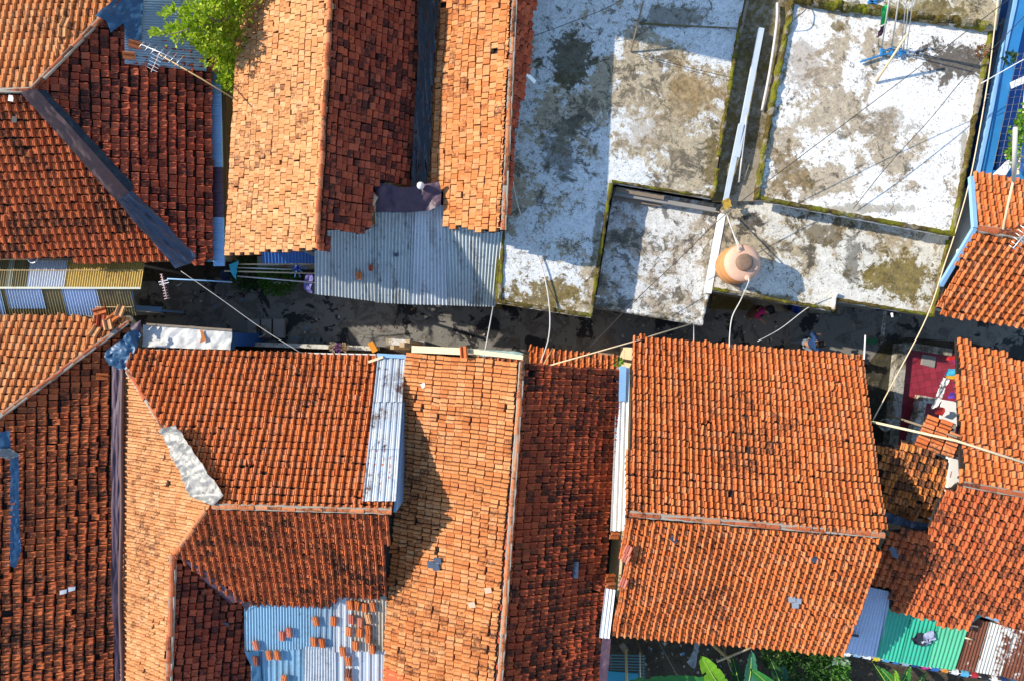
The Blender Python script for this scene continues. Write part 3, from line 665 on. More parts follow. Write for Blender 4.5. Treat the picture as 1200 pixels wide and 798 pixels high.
walls(hF, [(624, -60), (930, -60), (878, 225), (838, 228), (812, 362), (704, 348), (684, 356), (596, 342)], 3.0, [Flat(2.62)], M['wall_grey'])
MB().prism([W(x, y, 3.06) for x, y in [(628, -50), (874, -50), (832, 222), (712, 206), (690, 352), (592, 342), (606, 120)]], 2.4, 3.06).build('wall', M['wall_grey'], hF)
r = MB()
rim(r, [W(868, 22, 3.2), W(862, 60, 3.2), W(842, 182, 3.2)], .10, .10); rim(r, [W(840, 201, 3.2), W(835, 231, 3.2)], .10, .09)
rim(r, [W(716, 217, 3.2), W(692, 370, 3.2)], .09, .05); rim(r, [W(692, 370, 3.2), W(584, 353, 3.2)], .09, .05); rim(r, [W(586, 352, 3.2), W(590, 262, 3.2)], .09, .05)
rim(r, [W(718, 213, 3.2), W(835, 232, 3.2)], .06, .045)
r.build('parapet', M['moss'], hF)
r = MB(); rim(r, [W(698, 358, 2.62), W(821, 379, 2.62)], .10, .06); rim(r, [W(821, 379, 2.62), W(833, 330, 2.62)], .09, .06); r.build('parapet', M['con_low'], hF)
MB().box(W(750, 28, 3.215), W(866, 34, 3.215), .03, .035).build('roof_step', M['con_dark'], hF)
MB().box(W(846, 252, 2.8), W(829, 344, 2.8), .14, .20).build('parapet_board', M['white'], hF)
r = MB(); r.box(W(720, 227, 2.85), W(838, 247, 2.85), .10, .08).build('ledge_beam', M['wall_grey'], hF)
# loose planks on the lower terrace
for i, (a, b, w, lb) in enumerate([((722, 222), (778, 232), .12, 'upper weathered plank on the ledge of the lower terrace'), ((720, 231), (776, 239), .16, 'wide grey plank lying on the lower concrete terrace'), ((740, 236), (767, 242), .07, 'short narrow stick below the grey planks on the terrace')]):
    z = (2.95, 2.72, 2.66)[i]; tag(MB().box(W(*a, z), W(*b, z), w, .035).build('plank', M['wood']), lb, 'plank')
tag(MB().box(W(892, 34, 3.2), W(863, 185, 3.2), .13, .10).box(W(868.5, 146, 3.24), W(850, 236, 3.14), .12, .08).build('gutter_beam', M['beam']), 'long pale blue white box gutter lying in the mossy channel between the terraces', 'gutter')
tag(MB().tube(curve([W(911, 4, 3.12), W(910, 30, 3.14), W(902, 85, 3.12), W(893, 130, 3.1)]), .035, 8).build('drain_pipe', M['pvc'], None, True), 'grey plastic pipe bent along the mossy channel', 'pipe')
tag(MB().tube([W(875, 137, 3.25), W(869, 188, 3.2), W(866, 214, 3.12)], .022, 6).build('conduit_pipe', M['pvc'], None, True), 'thin white pipe beside the pale blue gutter beam', 'pipe')
tag(MB().box(W(876, 2, 3.30), W(866, 44, 3.28), .06, .05).build('timber', M['wood']), 'weathered timber laid on the parapet of the left terrace', 'timber')
tag(cloth('plastic_bag', [W(846, 236, 3.2), W(854, 233, 3.2), W(858, 243, 3.2), W(848, 248, 3.2)], paint('ochre_plastic', (.42, .26, .04), .5), None, .10, 6, seed=3), 'crumpled ochre bag stuffed at the end of the blue gutter', 'bag')
tag(MB().tube([W(754, 2, 4.4), W(747, 30, 3.8), W(739, 61, 3.22)], .022, 6).build('stick', M['wood'], None), 'rough wooden stick leaning on the left terrace', 'stick')

hG = thing('flat_roof_house', 'house with a bright whitewashed terrace carrying white poles at the upper right', 'house', W(1020, 180, 0))
slab(hG, [(931, -2), (1163, 33), (1115, 277), (884, 234)], 3.42, M['con_white'])
slab(hG, [(936, -60), (1184, -60), (1168, 36), (931, 2)], 3.56, M['con_moss'], th=.3)
slab(hG, [(848, 228), (1112, 276), (1093, 372), (980, 353), (975, 365), (835, 341)], 2.88, M['con_moss'])
walls(hG, [(856, 236), (1104, 280), (1084, 358), (984, 342), (968, 352), (846, 332)], 2.8, [Flat(2.9)], M['wall_grey'], gap=.18)
MB().prism([W(x, y, 3.28) for x, y in [(940, -50), (1172, -50), (1156, 36), (1108, 268), (890, 228)]], 0, 3.28).build('wall', M['wall_grey'], hG)
r = MB()
rim(r, [W(928, 4, 3.42), W(905, 118, 3.42), W(886, 232, 3.42)], .13, .10)
rim(r, [W(886, 232, 3.42), W(1115, 275, 3.42)], .10, .07); rim(r, [W(1115, 275, 3.42), W(1161, 36, 3.42)], .11, .08)
rim(r, [W(932, 1, 3.50), W(1148, 31, 3.50)], .17, .17)
r.build('parapet', M['moss'], hG)
r = MB(); rim(r, [W(836, 339, 2.88), W(975, 363, 2.88), W(980, 351, 2.88), W(1092, 370, 2.88), W(1110, 284, 2.88)], .08, .07); r.build('parapet', M['moss'], hG)
r = MB(); rim(r, [W(975, 362, 2.9), W(979, 345, 2.9)], .07, .10); r.build('parapet_block', M['con_white'], hG)

# water tank
tk = thing('water_tank', 'round orange plastic water tank with a grimy screw lid on the terrace edge', 'water tank', W(857, 313, 2.88))
c = W(857, 313, 2.88)
MB().prism([W(x, y, 2.95) for x, y in [(838, 322), (866, 340), (880, 318), (852, 300)]], 2.885, 2.95).build('base_slab', M['wood'], tk)
MB().lathe(c + Vector((0, 0, .08)), [(.40, 0), (.44, .03), (.45, .15), (.462, .17), (.45, .19), (.45, .42), (.462, .44), (.45, .46), (.45, .70), (.44, .74), (.42, .765)], 40).build('tank_body', M['tank'], tk, True)
MB().lathe(c + Vector((0, 0, .08)), [(.44, .742), (.425, .775), (.33, .83), (.22, .86), (.19, .86), (0.001, .865)], 40).build('tank_top', M['tank_top'], tk, True)
MB().lathe(c + Vector((0, 0, .94)), [(.205, 0), (.205, .05), (.19, .075), (.12, .095), (0.001, .10)], 28).build('lid', M['tank_lid'], tk, True)
for dx, dy, nm in ((-.10, .30, 'inlet_cap'), (.10, -.36, 'outlet_cap'), (.27, -.12, 'vent_cap')): MB().lathe(c + Vector((dx, dy, .88)), [(.07, 0), (.07, .05), (.05, .065), (.001, .065)], 14).build(nm, M['tank_top'], tk, True)
tt = c + Vector((.10, -.36, .95))
wire('water_hose', [tt, tt + Vector((-.02, -.12, .06)), W(868, 352, 3.5), W(858, 372, 3.4), W(855, 395, 3.35), W(855, 407, 3.34)], .014, M['pvc'], 'white hose from the orange tank across the alley to the big orange roof', 'hose', 8)
ti = c + Vector((-.10, .30, .95))
wire('inlet_pipe', [ti, ti + Vector((-.08, .15, .02)), W(851, 250, 3.15)], .015, M['pvc'], 'white inlet pipe from the ochre bag down to the orange tank', 'pipe', 8)
wire('inlet_pipe', [c + Vector((-.04, .30, .9)), W(860, 275, 3.4)], .012, M['pvc'], 'short thin pipe standing behind the orange tank', 'pipe', 6)

# poles, flag and stick on the white terrace
pole_tops = [(1033, 57, 1043, -6, 'thickest'), (1045, 54, 1055, -10, ''), (1056, 58, 1063, -10, ''), (1058.5, 60, 1067, -12, ''), (1062, 63, 1071, -10, '')]
PL = ['leftmost white pole with green cloth tied to it on the white terrace', 'second white pole from the left in the cluster on the terrace', 'middle white pole of the cluster on the white terrace', 'fourth white pole from the left in the terrace cluster', 'rightmost white pole of the cluster on the white terrace']
for i, (x, y, x2, y2, _) in enumerate(pole_tops):
    o = MB().tube([W(x, y, 3.45), W(x2, y2, 5.3)], .017 if i < 2 else .011, 7).build('pole', M['pvc'], None, True); tag(o, PL[i], 'pole', 'white poles on the terrace')
b = MB(); zz = 3.5
strip(b, [W(1008, 73, zz), W(1036, 64, zz), W(1062, 61, zz)], .04, .04)
for x, y in ((1033, 57), (1045, 56), (1055, 58)): b.box(W(x, y, zz - .05), W(x - .5, y + 9, zz + .02), .04, .06)
strip(b, [W(1033, 61, zz), W(1044, 57, zz)], .03, .03); strip(b, [W(1046, 62, zz), W(1062, 63, zz)], .03, .03)
tag(b.build('pole_bracket', M['blue']), 'blue metal bracket holding the white poles on the terrace', 'bracket')
tag(cloth('cloth', [W(1033, 9, 4.4), W(1041, 6, 4.5), W(1038, 26, 4.1), W(1031, 28, 4.1)], paint('green_cloth', (.02, .42, .10), .8), None, .10, 5, seed=4), 'bright green cloth hanging on the leftmost white pole', 'cloth')
tag(cloth('cloth', [W(1030, 32, 3.95), W(1036, 28, 4.0), W(1035, 38, 3.85), W(1028, 44, 3.8)], paint('plum_cloth', (.07, .03, .05), .8), None, .08, 7, seed=5), 'dark plum rag below the green cloth on the white pole', 'rag')
tag(MB().tube([W(1026, 97, 3.44), W(1063, 41, 4.3)], .028, 7).build('bamboo_stick', M['bamboo_pale'], None, True), 'pale bamboo stick leaning against the white poles', 'stick')
tag(MB().box(W(1017, 4, 3.6), W(1032, -2, 3.6), .06, .04).box(W(1018, 1, 3.6), W(1027, 5, 3.6), .04, .04).build('rag', M['blue']), 'blue rag on the mossy upper terrace at the top edge', 'rag')
tag(MB().tube(curve([W(919, 36, 3.45), W(932, 22, 3.7), W(944, 12, 3.6), W(945, 4, 3.5)]), .012, 5).build('bent_wire', M['wire'], None), 'short black bent wire at the upper left corner of the white terrace', 'wire')
def leafball(name, c, r, n, m, parent=None, size=.07, flat=.6, seed=0, hollow=.3):
    rnd = random.Random(seed); V, F, T = [], [], []
    for i in range(n):
        v = Vector((rnd.gauss(0, 1), rnd.gauss(0, 1), rnd.gauss(0, 1))).normalized() * (hollow + (1 - hollow) * rnd.random() ** .5)
        p = Vector(c) + Vector((v.x * r, v.y * r, v.z * r * flat)); leaf(V, F, p, v + Vector((0, 0, .5)), size * rnd.uniform(.6, 1.3), rnd); T += [(rnd.random(), rnd.random(), 0)] * 2
    return obj(name, V, F, m, parent, None, False, T)
def leaf(V, F, p, out, s, rnd, asp=.45):
    d = (out.normalized() + Vector((rnd.uniform(-.8, .8), rnd.uniform(-.8, .8), rnd.uniform(-.5, .5)))).normalized()
    x = d.cross(Vector((rnd.uniform(-.3, .3), rnd.uniform(-.3, .3), 1))).normalized(); up = x.cross(d)
    b = len(V); V += [p, p + d * s * .5 + x * s * asp * .55 + up * .1 * s, p + d * s, p + d * s * .5 - x * s * asp * .55 + up * .1 * s]
    F += [(b, b + 1, b + 2), (b, b + 2, b + 3)]
M['leaf_dry'] = leaf_mat('reddish_leaf', (.32, .12, .04), (.20, .09, .03), .2)
tag(leafball('weed', W(1151, 60, 3.5), .14, 60, M['leaf_dry'], None, .09, .6, 3), 'small reddish weed growing on the white terrace parapet', 'weed')
# rope along terrace edge down to the opposite roof
wire('rope', [W(1171, -20, 3.62), W(1167, 20, 3.62), W(1157, 100, 3.6), W(1138, 205, 3.58), W(1121, 268, 3.5), W(1107, 310, 3.35), W(1086, 372, 3.3), W(1048, 445, 3.3), W(1023, 492, 3.45)], .014, M['bamboo_pale'], 'long pale rope running along the white terrace edge and across the alley', 'rope', 7)

# =================================================================== BLUE HOUSE right top
hK = thing('blue_house', 'house with a bright blue gutter and netted plant balcony at the upper right corner', 'house', W(1190, 120, 0))
MB().prism([W(x, y, 2.7) for x, y in [(1203, -60), (1330, -60), (1330, 214), (1158, 214)]], 0, 2.9).build('wall', M['wall_blue'], hK)
b = MB(); P = [(1208, -60, 0), (1197, 8, 0), (1176, 100, 0), (1154, 205, 0)]
for (x, y, _), (x2, y2, _) in zip(P, P[1:]): b.prism([W(x - 7, y, 3.3), W(x + 8, y, 3.3), W(x2 + 8, y2, 3.3), W(x2 - 7, y2, 3.3)], 3.2, 3.3)
b.build('gutter', M['blue'], hK)
b = MB()
for (x, y, _), (x2, y2, _) in zip(P, P[1:]): b.prism([W(x - 11, y, 3.3), W(x - 7, y, 3.3), W(x2 - 7, y2, 3.3), W(x2 - 11, y2, 3.3)], 3.15, 3.34)
b.build('gutter_lip', M['blue_pale'], hK)
b = MB(); b.prism([W(1153, 204, 3.28), W(1165, 200, 3.28), W(1260, 206, 3.28), (W(1260, 216, 3.28)), W(1160, 213, 3.28)], 3.16, 3.28); b.build('gutter_end', M['blue'], hK)
b = MB()
for y0, x0 in ((30, 1170), (62, 1163), (98, 1156)): b.box(W(x0, y0, 2.4), W(x0 + 22, y0 - 14, 2.4), .05, .05)
b.box(W(1176, 22, 2.3), W(1158, 100, 2.3), .05, .05); b.box(W(1190, 14, 2.35), W(1174, 70, 2.35), .12, .04)
b.build('window_frame', M['wall_grey'], hK)
MB().prism([W(1182, 188, 3.40), W(1165, 205, 3.40), W(1178, 206, 3.40), W(1188, 190, 3.40)], 3.32, 3.42).build('balcony_kerb', M['white'], hK)
MB().prism([W(1186, 96, 3.40), W(1212, 84, 3.4), W(1216, 92, 3.4), W(1188, 103, 3.4)], 3.32, 3.42).build('balcony_kerb', M['white'], hK)
b = MB()
for i in range(16):
    y = 64 + i * 8.5; x = 1193 - (y - 64) * .235; b.tube([W(x, y, 3.5), W(x + 70, y - 6, 3.5)], .004, 4)
for i in range(10):
    x = i * 7; b.tube([W(1193 + x, 62, 3.5), W(1164 + x, 196, 3.5)], .004, 4)
b.build('net', paint('net_cord', (.22, .22, .20), .7), hK)
MB().tube([W(1206, 60, 3.55), W(1193, 205, 3.55)], .03, 6).tube([W(1178, 182, 3.55), W(1240, 188, 3.55)], .028, 6).build('net_rail', M['bamboo_pale'], hK)
M['leaf_lime'] = leaf_mat('lime_leaf', (.22, .40, .03), (.10, .26, .02))
pv = thing('climbing_plant', 'lime green climbing plant on the balcony net at the right edge', 'plant', W(1192, 170, 2.9))
V, F, T = [], [], []; rnd = random.Random(5)
for i in range(230):
    f = rnd.random(); x = 1200 - f * 16 + rnd.gauss(0, 4); y = 130 + f * 58 + rnd.gauss(0, 4)
    leaf(V, F, W(x, y, 3.55 + rnd.random() * .15), Vector((rnd.uniform(-1, 1), rnd.uniform(-1, 1), .6)), .12 * rnd.uniform(.6, 1.2), rnd, .8); T += [(rnd.random(), rnd.random(), 0)] * 2
obj('foliage', V, F, M['leaf_lime'], pv, None, False, T)
MB().tube(curve([W(1196, 190, 2.9), W(1190, 175, 3.3), W(1196, 140, 3.55)]), .012, 5).build('stem', M['wood'], pv)
tag(leafball('weed', W(1183, 68, 3.36), .13, 70, leaf_mat('dark_leaf', (.05, .10, .02), (.03, .07, .015)), None, .10, .7, 8), 'dark green weed rooted in the bright blue gutter', 'weed')
for x, y, lb in ((1157, 112, 'upper white pipe bracket poking out beside the white terrace'), (1143, 187, 'lower white pipe bracket poking out beside the white terrace')):
    tag(MB().tube(curve([W(x - 3, y, 3.2), W(x + 3, y - 1, 3.2), W(x + 4, y + 3, 3.2), W(x - 3, y + 3, 3.2)]), .018, 6).build('pipe_bracket', M['pvc'], None, True), lb, 'pipe')

# =================================================================== HOUSE H right
hH = thing('tiled_house', 'small house with steep orange tiled roof and pale blue verge at the right edge', 'house', W(1170, 300, 0))
H1 = Plane((1145, 268, 4.3), (1260, 287, 4.3), (1145, 203, 3.7))
H2 = Plane((1145, 268, 4.3), (1260, 287, 4.3), (1097, 362, 2.9))
tiles(hH, H1, ([(1141, 206), (1260, 215), (1260, 287), (1145, 269)], []), M['tile_orange'], .17, .18, seed=31)
tiles(hH, H2, ([(1144, 268), (1260, 287), (1260, 402), (1096, 363)], []), M['tile_orange'], .20, .18, seed=32, amp=1.2)
caps(hH, W(1146, 268, 4.32), W(1260, 287, 4.32), .085, .4, M['cap'], seed=9)
MB().box(W(1138, 208, 3.72), W(1142, 268, 4.26), .10, .09).box(W(1142, 268, 4.26), W(1102, 335, 3.28), .10, .09).build('verge_board', M['blue_pale'], hH)
walls(hH, [(1152, 214), (1300, 230), (1300, 380), (1112, 345)], 3.0, [H1, H2], M['wall_white'])
# =================================================================== HOUSE I : hip roof lower left
hI = thing('hip_roof_house', 'house at the lower left with a dark red hip slope and blue tarp repairs', 'house', W(60, 600, 0))
I1 = Plane((0, 372, 2.9), (150, 376, 2.9), (-60, 531, 4.35))
I2 = Plane((145, 376, 2.9), (137, 798, 2.9), (-60, 531, 4.35))
tiles(hI, I1, ([(-100, 366), (153, 375), (-100, 560)], [1]), M['tile_amber'], .18, .19, seed=41)
tiles(hI, I2, ([(153, 376), (133, 432), (137, 870), (-100, 870), (-100, 560)], [4]), M['tile_rust'], .15, .215, PAN, seed=42, jit=1.5, lift=.036, slot=.024)
caps(hI, I1.at(150, 378, .03), I1.at(-100, 560, .03), .055, .30, M['cap'], seed=12)
walls(hI, [(-110, 384), (134, 390), (126, 870), (-110, 870)], 2.9, [I1, I2], M['wall_cream'])
tag(cloth('tarpaulin', [I2.at(0, 506, .08), I2.at(12, 504, .08), I2.at(13, 528, .08), I2.at(-3, 530, .08)], M['tarp_blue'], None, .03, 4, seed=21), 'small square of blue tarp at the left edge of the dark red slope', 'tarp')
tag(cloth('tarpaulin', [I2.at(12, 534, .07), I2.at(22, 533, .07), I2.at(23, 615, .07), I2.at(25, 645, .07), I2.at(18, 665, .07), I2.at(12, 662, .07)], M['tarp_blue'], None, .03, 4, seed=22), 'long narrow blue tarp strip down the dark red lower left slope', 'tarp')
tag(cloth('tarpaulin', [I2.at(-4, 526, .13), I2.at(12, 525, .13), I2.at(24, 534, .12), I2.at(10, 538, .12), I2.at(-4, 535, .13)], M['foil'], None, .06, 6, seed=23), 'crumpled grey plastic between the two blue tarps at the left edge', 'plastic sheet')
for i, (x, y, w, lb) in enumerate([(74, 693.5, .2, 'left piece of the two white scraps on the dark red slope'), (84, 690, .19, 'right piece of the two white scraps on the dark red slope')]):
    tag(cloth('scrap', [I2.at(x - 4, y - 2, .07), I2.at(x + 4.5, y - 3.5, .07), I2.at(x + 4, y + 1, .07), I2.at(x - 4, y + 3, .07)], M['white'], None, .02, 6, seed=30 + i), lb, 'scrap')
tag(cloth('tarpaulin', [W(124, 411, 3.12), W(160, 386, 3.06), W(168, 394, 3.0), W(156, 414, 3.08), W(150, 434, 3.12), W(128, 428, 3.1)], M['tarp_blue'], None, .14, 4, seed=24), 'crumpled blue tarp at the corner where two roofs meet near the white tin box', 'tarp')
tag(cloth('tarpaulin', [W(152, 384, 2.95), W(165, 376, 2.85), W(166, 396, 2.9), W(158, 392, 2.98)], M['tarp_purple'], None, .06, 4, seed=27), 'purple plastic flap behind the blue tarp at the alley corner', 'tarp')
tag(cloth('tarpaulin', [W(131, 424, 3.1), W(142, 424, 3.12), W(141, 600, 3.0), W(143, 700, 3.0), W(144, 868, 3.0), W(136, 868, 3.04), W(134, 735, 3.06), (W(131, 700, 3.06)), W(130, 560, 3.06)], M['tarp_purple'], None, .05, 3.5, seed=25, fold=((1, 0, 0), 4, .6)), 'faded purple tarp lining the long valley between the lower left roofs', 'tarp')
tag(MB().tube(curve([W(144, 432, 3.12), W(142.5, 520, 3.08), W(143, 600, 3.08), W(141, 700, 3.08), W(144, 800, 3.08), W(144, 868, 3.08)]), .05, 8).build('valley_roll', M['tarp_brown'], None, True), 'rolled purple brown plastic edge along the lower left valley', 'tarp roll')
for i, (x, y, a, mt, lb) in enumerate([(118, 366, 70, 'tile_orange', 'upright orange tile leaning on the canopy edge'), (141, 366, 5, 'tile_gold', 'pale square tile beside the canopy corner'), (127, 382, -25, 'tile_gold', 'palest loose tile in the heap at the roof corner'), (112, 389, 15, 'tile_gold', 'pale ribbed tile at the lower end of the loose heap'), (133, 374, 40, 'tile_orange', 'pinkish tile between the pale tiles of the corner heap'), (119, 377, -10, 'tile_red', 'reddish tile in the middle of the corner heap')]):
    loose_tile(I1, x, y, a, lb, .07 + .02 * (i % 3), M[mt], s=1.15)
loose_tile(I2, 120, 441, 4, 'bright orange tile at the top of the dark red slope by the purple valley', .06, M['tile_orange'])

# =================================================================== HOUSE J
hJ = thing('hip_roof_house', 'house with orange hipped roof, foil wrapped hip and tin strip at lower left', 'house', W(300, 600, 0))
J1 = Plane((147, 440, 3.0), (144, 798, 3.0), (247, 592, 4.8))
J2 = Plane((247, 592, 4.8), (458, 598, 4.8), (300, 410, 3.0))
J3 = Plane((247, 592, 4.8), (458, 598, 4.8), (370, 706, 3.5))
pr0, pr1 = J1.at(204, 650), J1.at(196, 868)
class P3(Plane):
    def __init__(s, a, b, c):
        s.a, s.b, s.c = a, b, c; s.n = (b - a).cross(c - a).normalized()
        if s.n.z < 0: s.n = -s.n
        s.d = (Vector((0, 0, -1)) + s.n * s.n.z).normalized(); s.u = s.d.cross(s.n)
J4 = P3(pr0, pr1, W(288, 750, pr0.z - .98))
tiles(hJ, J1, [([(149, 430), (247, 592), (204, 650), (144, 650)], [0, 1]), ([(144, 650), (204, 650), (196, 868), (144, 868)], [1])], M['tile_gold'], .145, .2, seed=43, amp=.8)
tiles(hJ, J2, ([(154, 411), (470, 417), (459, 598), (247, 592), (149, 430)], [3]), M['tile_orange'], .172, .155, seed=44, amp=1.2)
tiles(hJ, J3, ([(247, 592), (457, 598), (449, 702), (392, 702), (389, 710), (352, 707), (283, 707), (204, 650)], [6, 7]), M['tile_rust'], .172, .155, seed=45, amp=1.25)
tiles(hJ, J4, ([(204, 652), (283, 707), (290, 707), (290, 775), (297, 779), (297, 868), (196, 868)], [0]), M['tile_red'], .16, .18, PAN, seed=46, lift=.036, slot=.03, jit=1.3)
caps(hJ, J1.at(150, 434, .03), J1.at(194, 503, .03), .065, .25, M['cap'], seed=13)
caps(hJ, W(250, 593, 4.83), W(459, 599, 4.83), .062, .30, M['cap_gold'], seed=14)
caps(hJ, J1.at(242, 598, .02), J1.at(205, 649, .02), .07, .3, M['cap_gold'], seed=15, mortar=False)
caps(hJ, pr0 + Vector((0, 0, .03)), pr1 + Vector((0, 0, .03)), .075, .3, M['cap'], seed=16)
walls(hJ, [(160, 424), (464, 424), (452, 690), (440, 868), (156, 868)], 3.0, [J1, J2, J3], M['wall_white'])
tag(cloth('foil_sheet', [J1.at(187, 503, .12), W(206, 497, 4.24), W(216, 512, 4.34), W(263, 580, 4.84), W(249, 592, 4.92), J1.at(224, 580, .12)], M['foil'], None, .065, 2.6, seed=26, fold=((.55, -.83, 0), 8.5, 2.6)), 'crumpled silver foil sheet wrapped over the hip of the lower left roof', 'foil sheet')
o = MB().add([J4.at(x, y, .1) for x, y in ((207, 650), (219, 652), (240, 668), (281, 706), (272, 707), (240, 682), (214, 658))], [(0, 1, 2, 3, 4, 5, 6)]); 
tag(cloth('flashing', [J3.at(208, 650, .02), J3.at(232, 662, .02), J3.at(285, 704, .02), J3.at(270, 706, -.02)], M['tarp_purple'], None, .03, 4, seed=28), 'dark purple flashing strip in the diagonal valley of the lower left roof', 'flashing')
tag(cloth('plastic_sheet', [J3.at(283, 705, .12), J3.at(296, 705, .06), J3.at(288, 716, .06)], M['tarp_purple'], None, .03, 6, seed=29), 'purple plastic corner at the upper left of the tin sheets with loose tiles', 'plastic sheet')
MB().box(W(264, 729, 3.45), W(264, 733, 3.42), .15, .03).build('skylight_tile', M['tarp_grey'], hJ)
# eave fascia along alley
MB().box(W(160, 410, 2.96), W(474, 416, 2.96), .03, .09).build('eave_board', M['wall_white'], hJ)
# tin strip on the right of the north slope
tL = thing('tin_strip', 'stained silver tin strip of three ribbed sheets down the right side of the orange roof', 'tin strip', J2.at(450, 500))
def l_at(x, y, o): return J2.at(x, y, o)
for i, (y0, y1, o) in enumerate([(520, 587, .10), (466, 526, .125), (418, 471, .15)]):
    xl = lambda y: 443 - (y - 417) * .107; xr = lambda y: 475 - (y - 417) * .065
    corr(tL, [l_at(xl(y0), y0, o), l_at(xr(y0), y0, o), l_at(xr(y1), y1, o), l_at(xl(y1), y1, o)], M['tin_silver'], .155, .022, 'trap', name='tin_sheet', seed=i, nv=4)
MB().box(l_at(442, 416, .2), l_at(476, 418, .2), .09, .04).build('end_flashing', M['blue_pale'], tL)
MB().prism([W(476, 420, 3.0), W(478, 420, 3.0), W(464, 600, 4.6), W(461, 600, 4.6)], 2.6, None).build('side_flashing', M['blue_pale'], tL)
tag(MB().box(J2.at(432, 424, .10), J2.at(449, 418, .22), .06, .04).build('stick', M['bamboo_pale']), 'short pale stick poking from the top of the silver tin strip', 'stick')

# tin sheets with loose tiles
K = Plane((285, 704, 3.42), (455, 702, 3.42), (300, 860, 3.0))
tK = thing('tin_roof', 'patchwork of blue and white tin sheets weighted with loose clay tiles', 'tin roof', W(370, 760, 0))
def ks(px, m, off, pitch=.07, amp=.011, kind='sin', seed=0): corrp(tK, K, px, m, off, pitch=pitch, amp=amp, kind=kind, seed=seed, name='tin_sheet', nv=5)
ks([(286, 700), (373, 700), (373, 760), (287, 762)], M['tin_sky'], .03)
ks([(369, 700), (395, 700), (394, 762), (366, 759)], M['tin_blue'], .015, .15, .02, 'trap', 1)
ks([(391, 695), (412, 695), (412, 764), (391, 764)], M['tin_pale'], .045, .13, .018, 'trap', 2)
ks([(408, 695), (453, 695), (453, 763), (409, 763)], M['tin_brown'], .03, .085, .014, 'sin', 3)
ks([(294, 757), (358, 756), (357, 868), (296, 868)], M['tin_sky'], -.01, .15, .018, 'trap', 4)
ks([(356, 757), (393, 757), (394, 868), (354, 868)], M['tin_pale'], .03, .065, .012, 'sin', 5)
ks([(391, 759), (453, 761), (452, 868), (392, 868)], M['tin_silver2'] if 'tin_silver2' in M else M['tin_pale'], .005, .2, .02, 'trap', 6)
for x, y in ((295, 790), (440, 790), (370, 860)): MB().box(K.at(x, y).xy.to_3d(), K.at(x, y, -.05), .08, .08).build('post', M['wood'], tK)
tag(cloth('tarpaulin', [K.at(286, 762, .05), K.at(304, 762, .05), K.at(307, 800, .05), K.at(309, 868, .05), K.at(296, 868, .05), (K.at(295, 780, .05))], M['tarp_blue'], None, .04, 4, seed=31), 'blue tarp strip at the lower left side of the tin sheets', 'tarp')
kt = [(410.5, 708, 'first tile from the left in the top row of four on the tin'), (418.3, 708.7, 'second tile from the left in the top row of four on the tin'), (427.5, 711, 'third tile of the top row of four on the tin'), (437, 710, 'rightmost tile of the top row of four on the tin'),
 (412, 724.5, 'pinkish red tile directly below the top row of four on the tin'), (422, 728, 'dark narrow tile between the pink tile and the pale tile on the tin'), (431.7, 724, 'palest loose tile on the tin below the top row'),
 (409, 739, 'leftmost tile of the third row in the right cluster on the tin'), (421.7, 740, 'middle tile of the third row in the right cluster on the tin'), (431.7, 736.7, 'orange tile just under the palest tile on the tin'), (431.7, 747.5, 'square tile stacked below the orange one at right on the tin'),
 (416.7, 755.5, 'wide orange tile at the bottom of the right cluster'), (436, 759.7, 'lowest and rightmost tile of the right cluster on the tin'),
 (370, 727, 'left tile of the upper pair in the middle of the tin sheets'), (391, 726.7, 'right tile of the upper pair in the middle of the tin sheets'), (367.8, 751, 'left tile of the lower pair in the middle of the tin sheets'), (377.5, 752.5, 'right tile of the lower pair in the middle of the tin sheets'),
 (402, 762.5, 'tall tile on the seam between upper and lower tin sheets'), (408, 773.7, 'orange tile just below the tall tile on the seam'), (408, 787.5, 'dark stained tile near the bottom edge of the tin sheets'), (409.5, 797.5, 'tile cut by the bottom edge of the picture at right of the tin'),
 (339, 740, 'pink tile with a white dab above it on the blue tin'), (330.5, 744, 'dark two toned tile beside the pink tile on the blue tin'), (300, 755, 'pink tile near the left edge of the blue tin'), (300, 773, 'dark tile lying on the blue tarp strip'), (315.5, 766.7, 'left tile of the pair below the blue tin sheet'), (325, 766.7, 'right tile of the pair below the blue tin sheet'), (333, 795, 'tile cut by the bottom edge at left of the tin')]
rnd = random.Random(9); M['lt_pale'] = paint('pale_tile', (.50, .36, .25), .7, .4, dirt=.4, sc=8)
M['lt_dark'] = tile_mat('dark_loose_tile', (.24, .08, .05), (.16, .06, .045), dk, .6, .1); M['lt_pink'] = tile_mat('pink_loose_tile', (.52, .16, .11), (.42, .12, .08), dk, .3, .3)
for x, y, lb in kt:
    mt = M['tile_gold'] if 'pale' in lb.split(' tile')[0] else (M['lt_pink'] if 'pink' in lb else (M['lt_dark'] if 'dark' in lb else (M['tile_orange'] if rnd.random() < .5 else None)))
    loose_tile(K, x, y, rnd.uniform(-12, 12), lb, .055, mt, 'loose clay tiles weighing down the tin roof', s=.88)

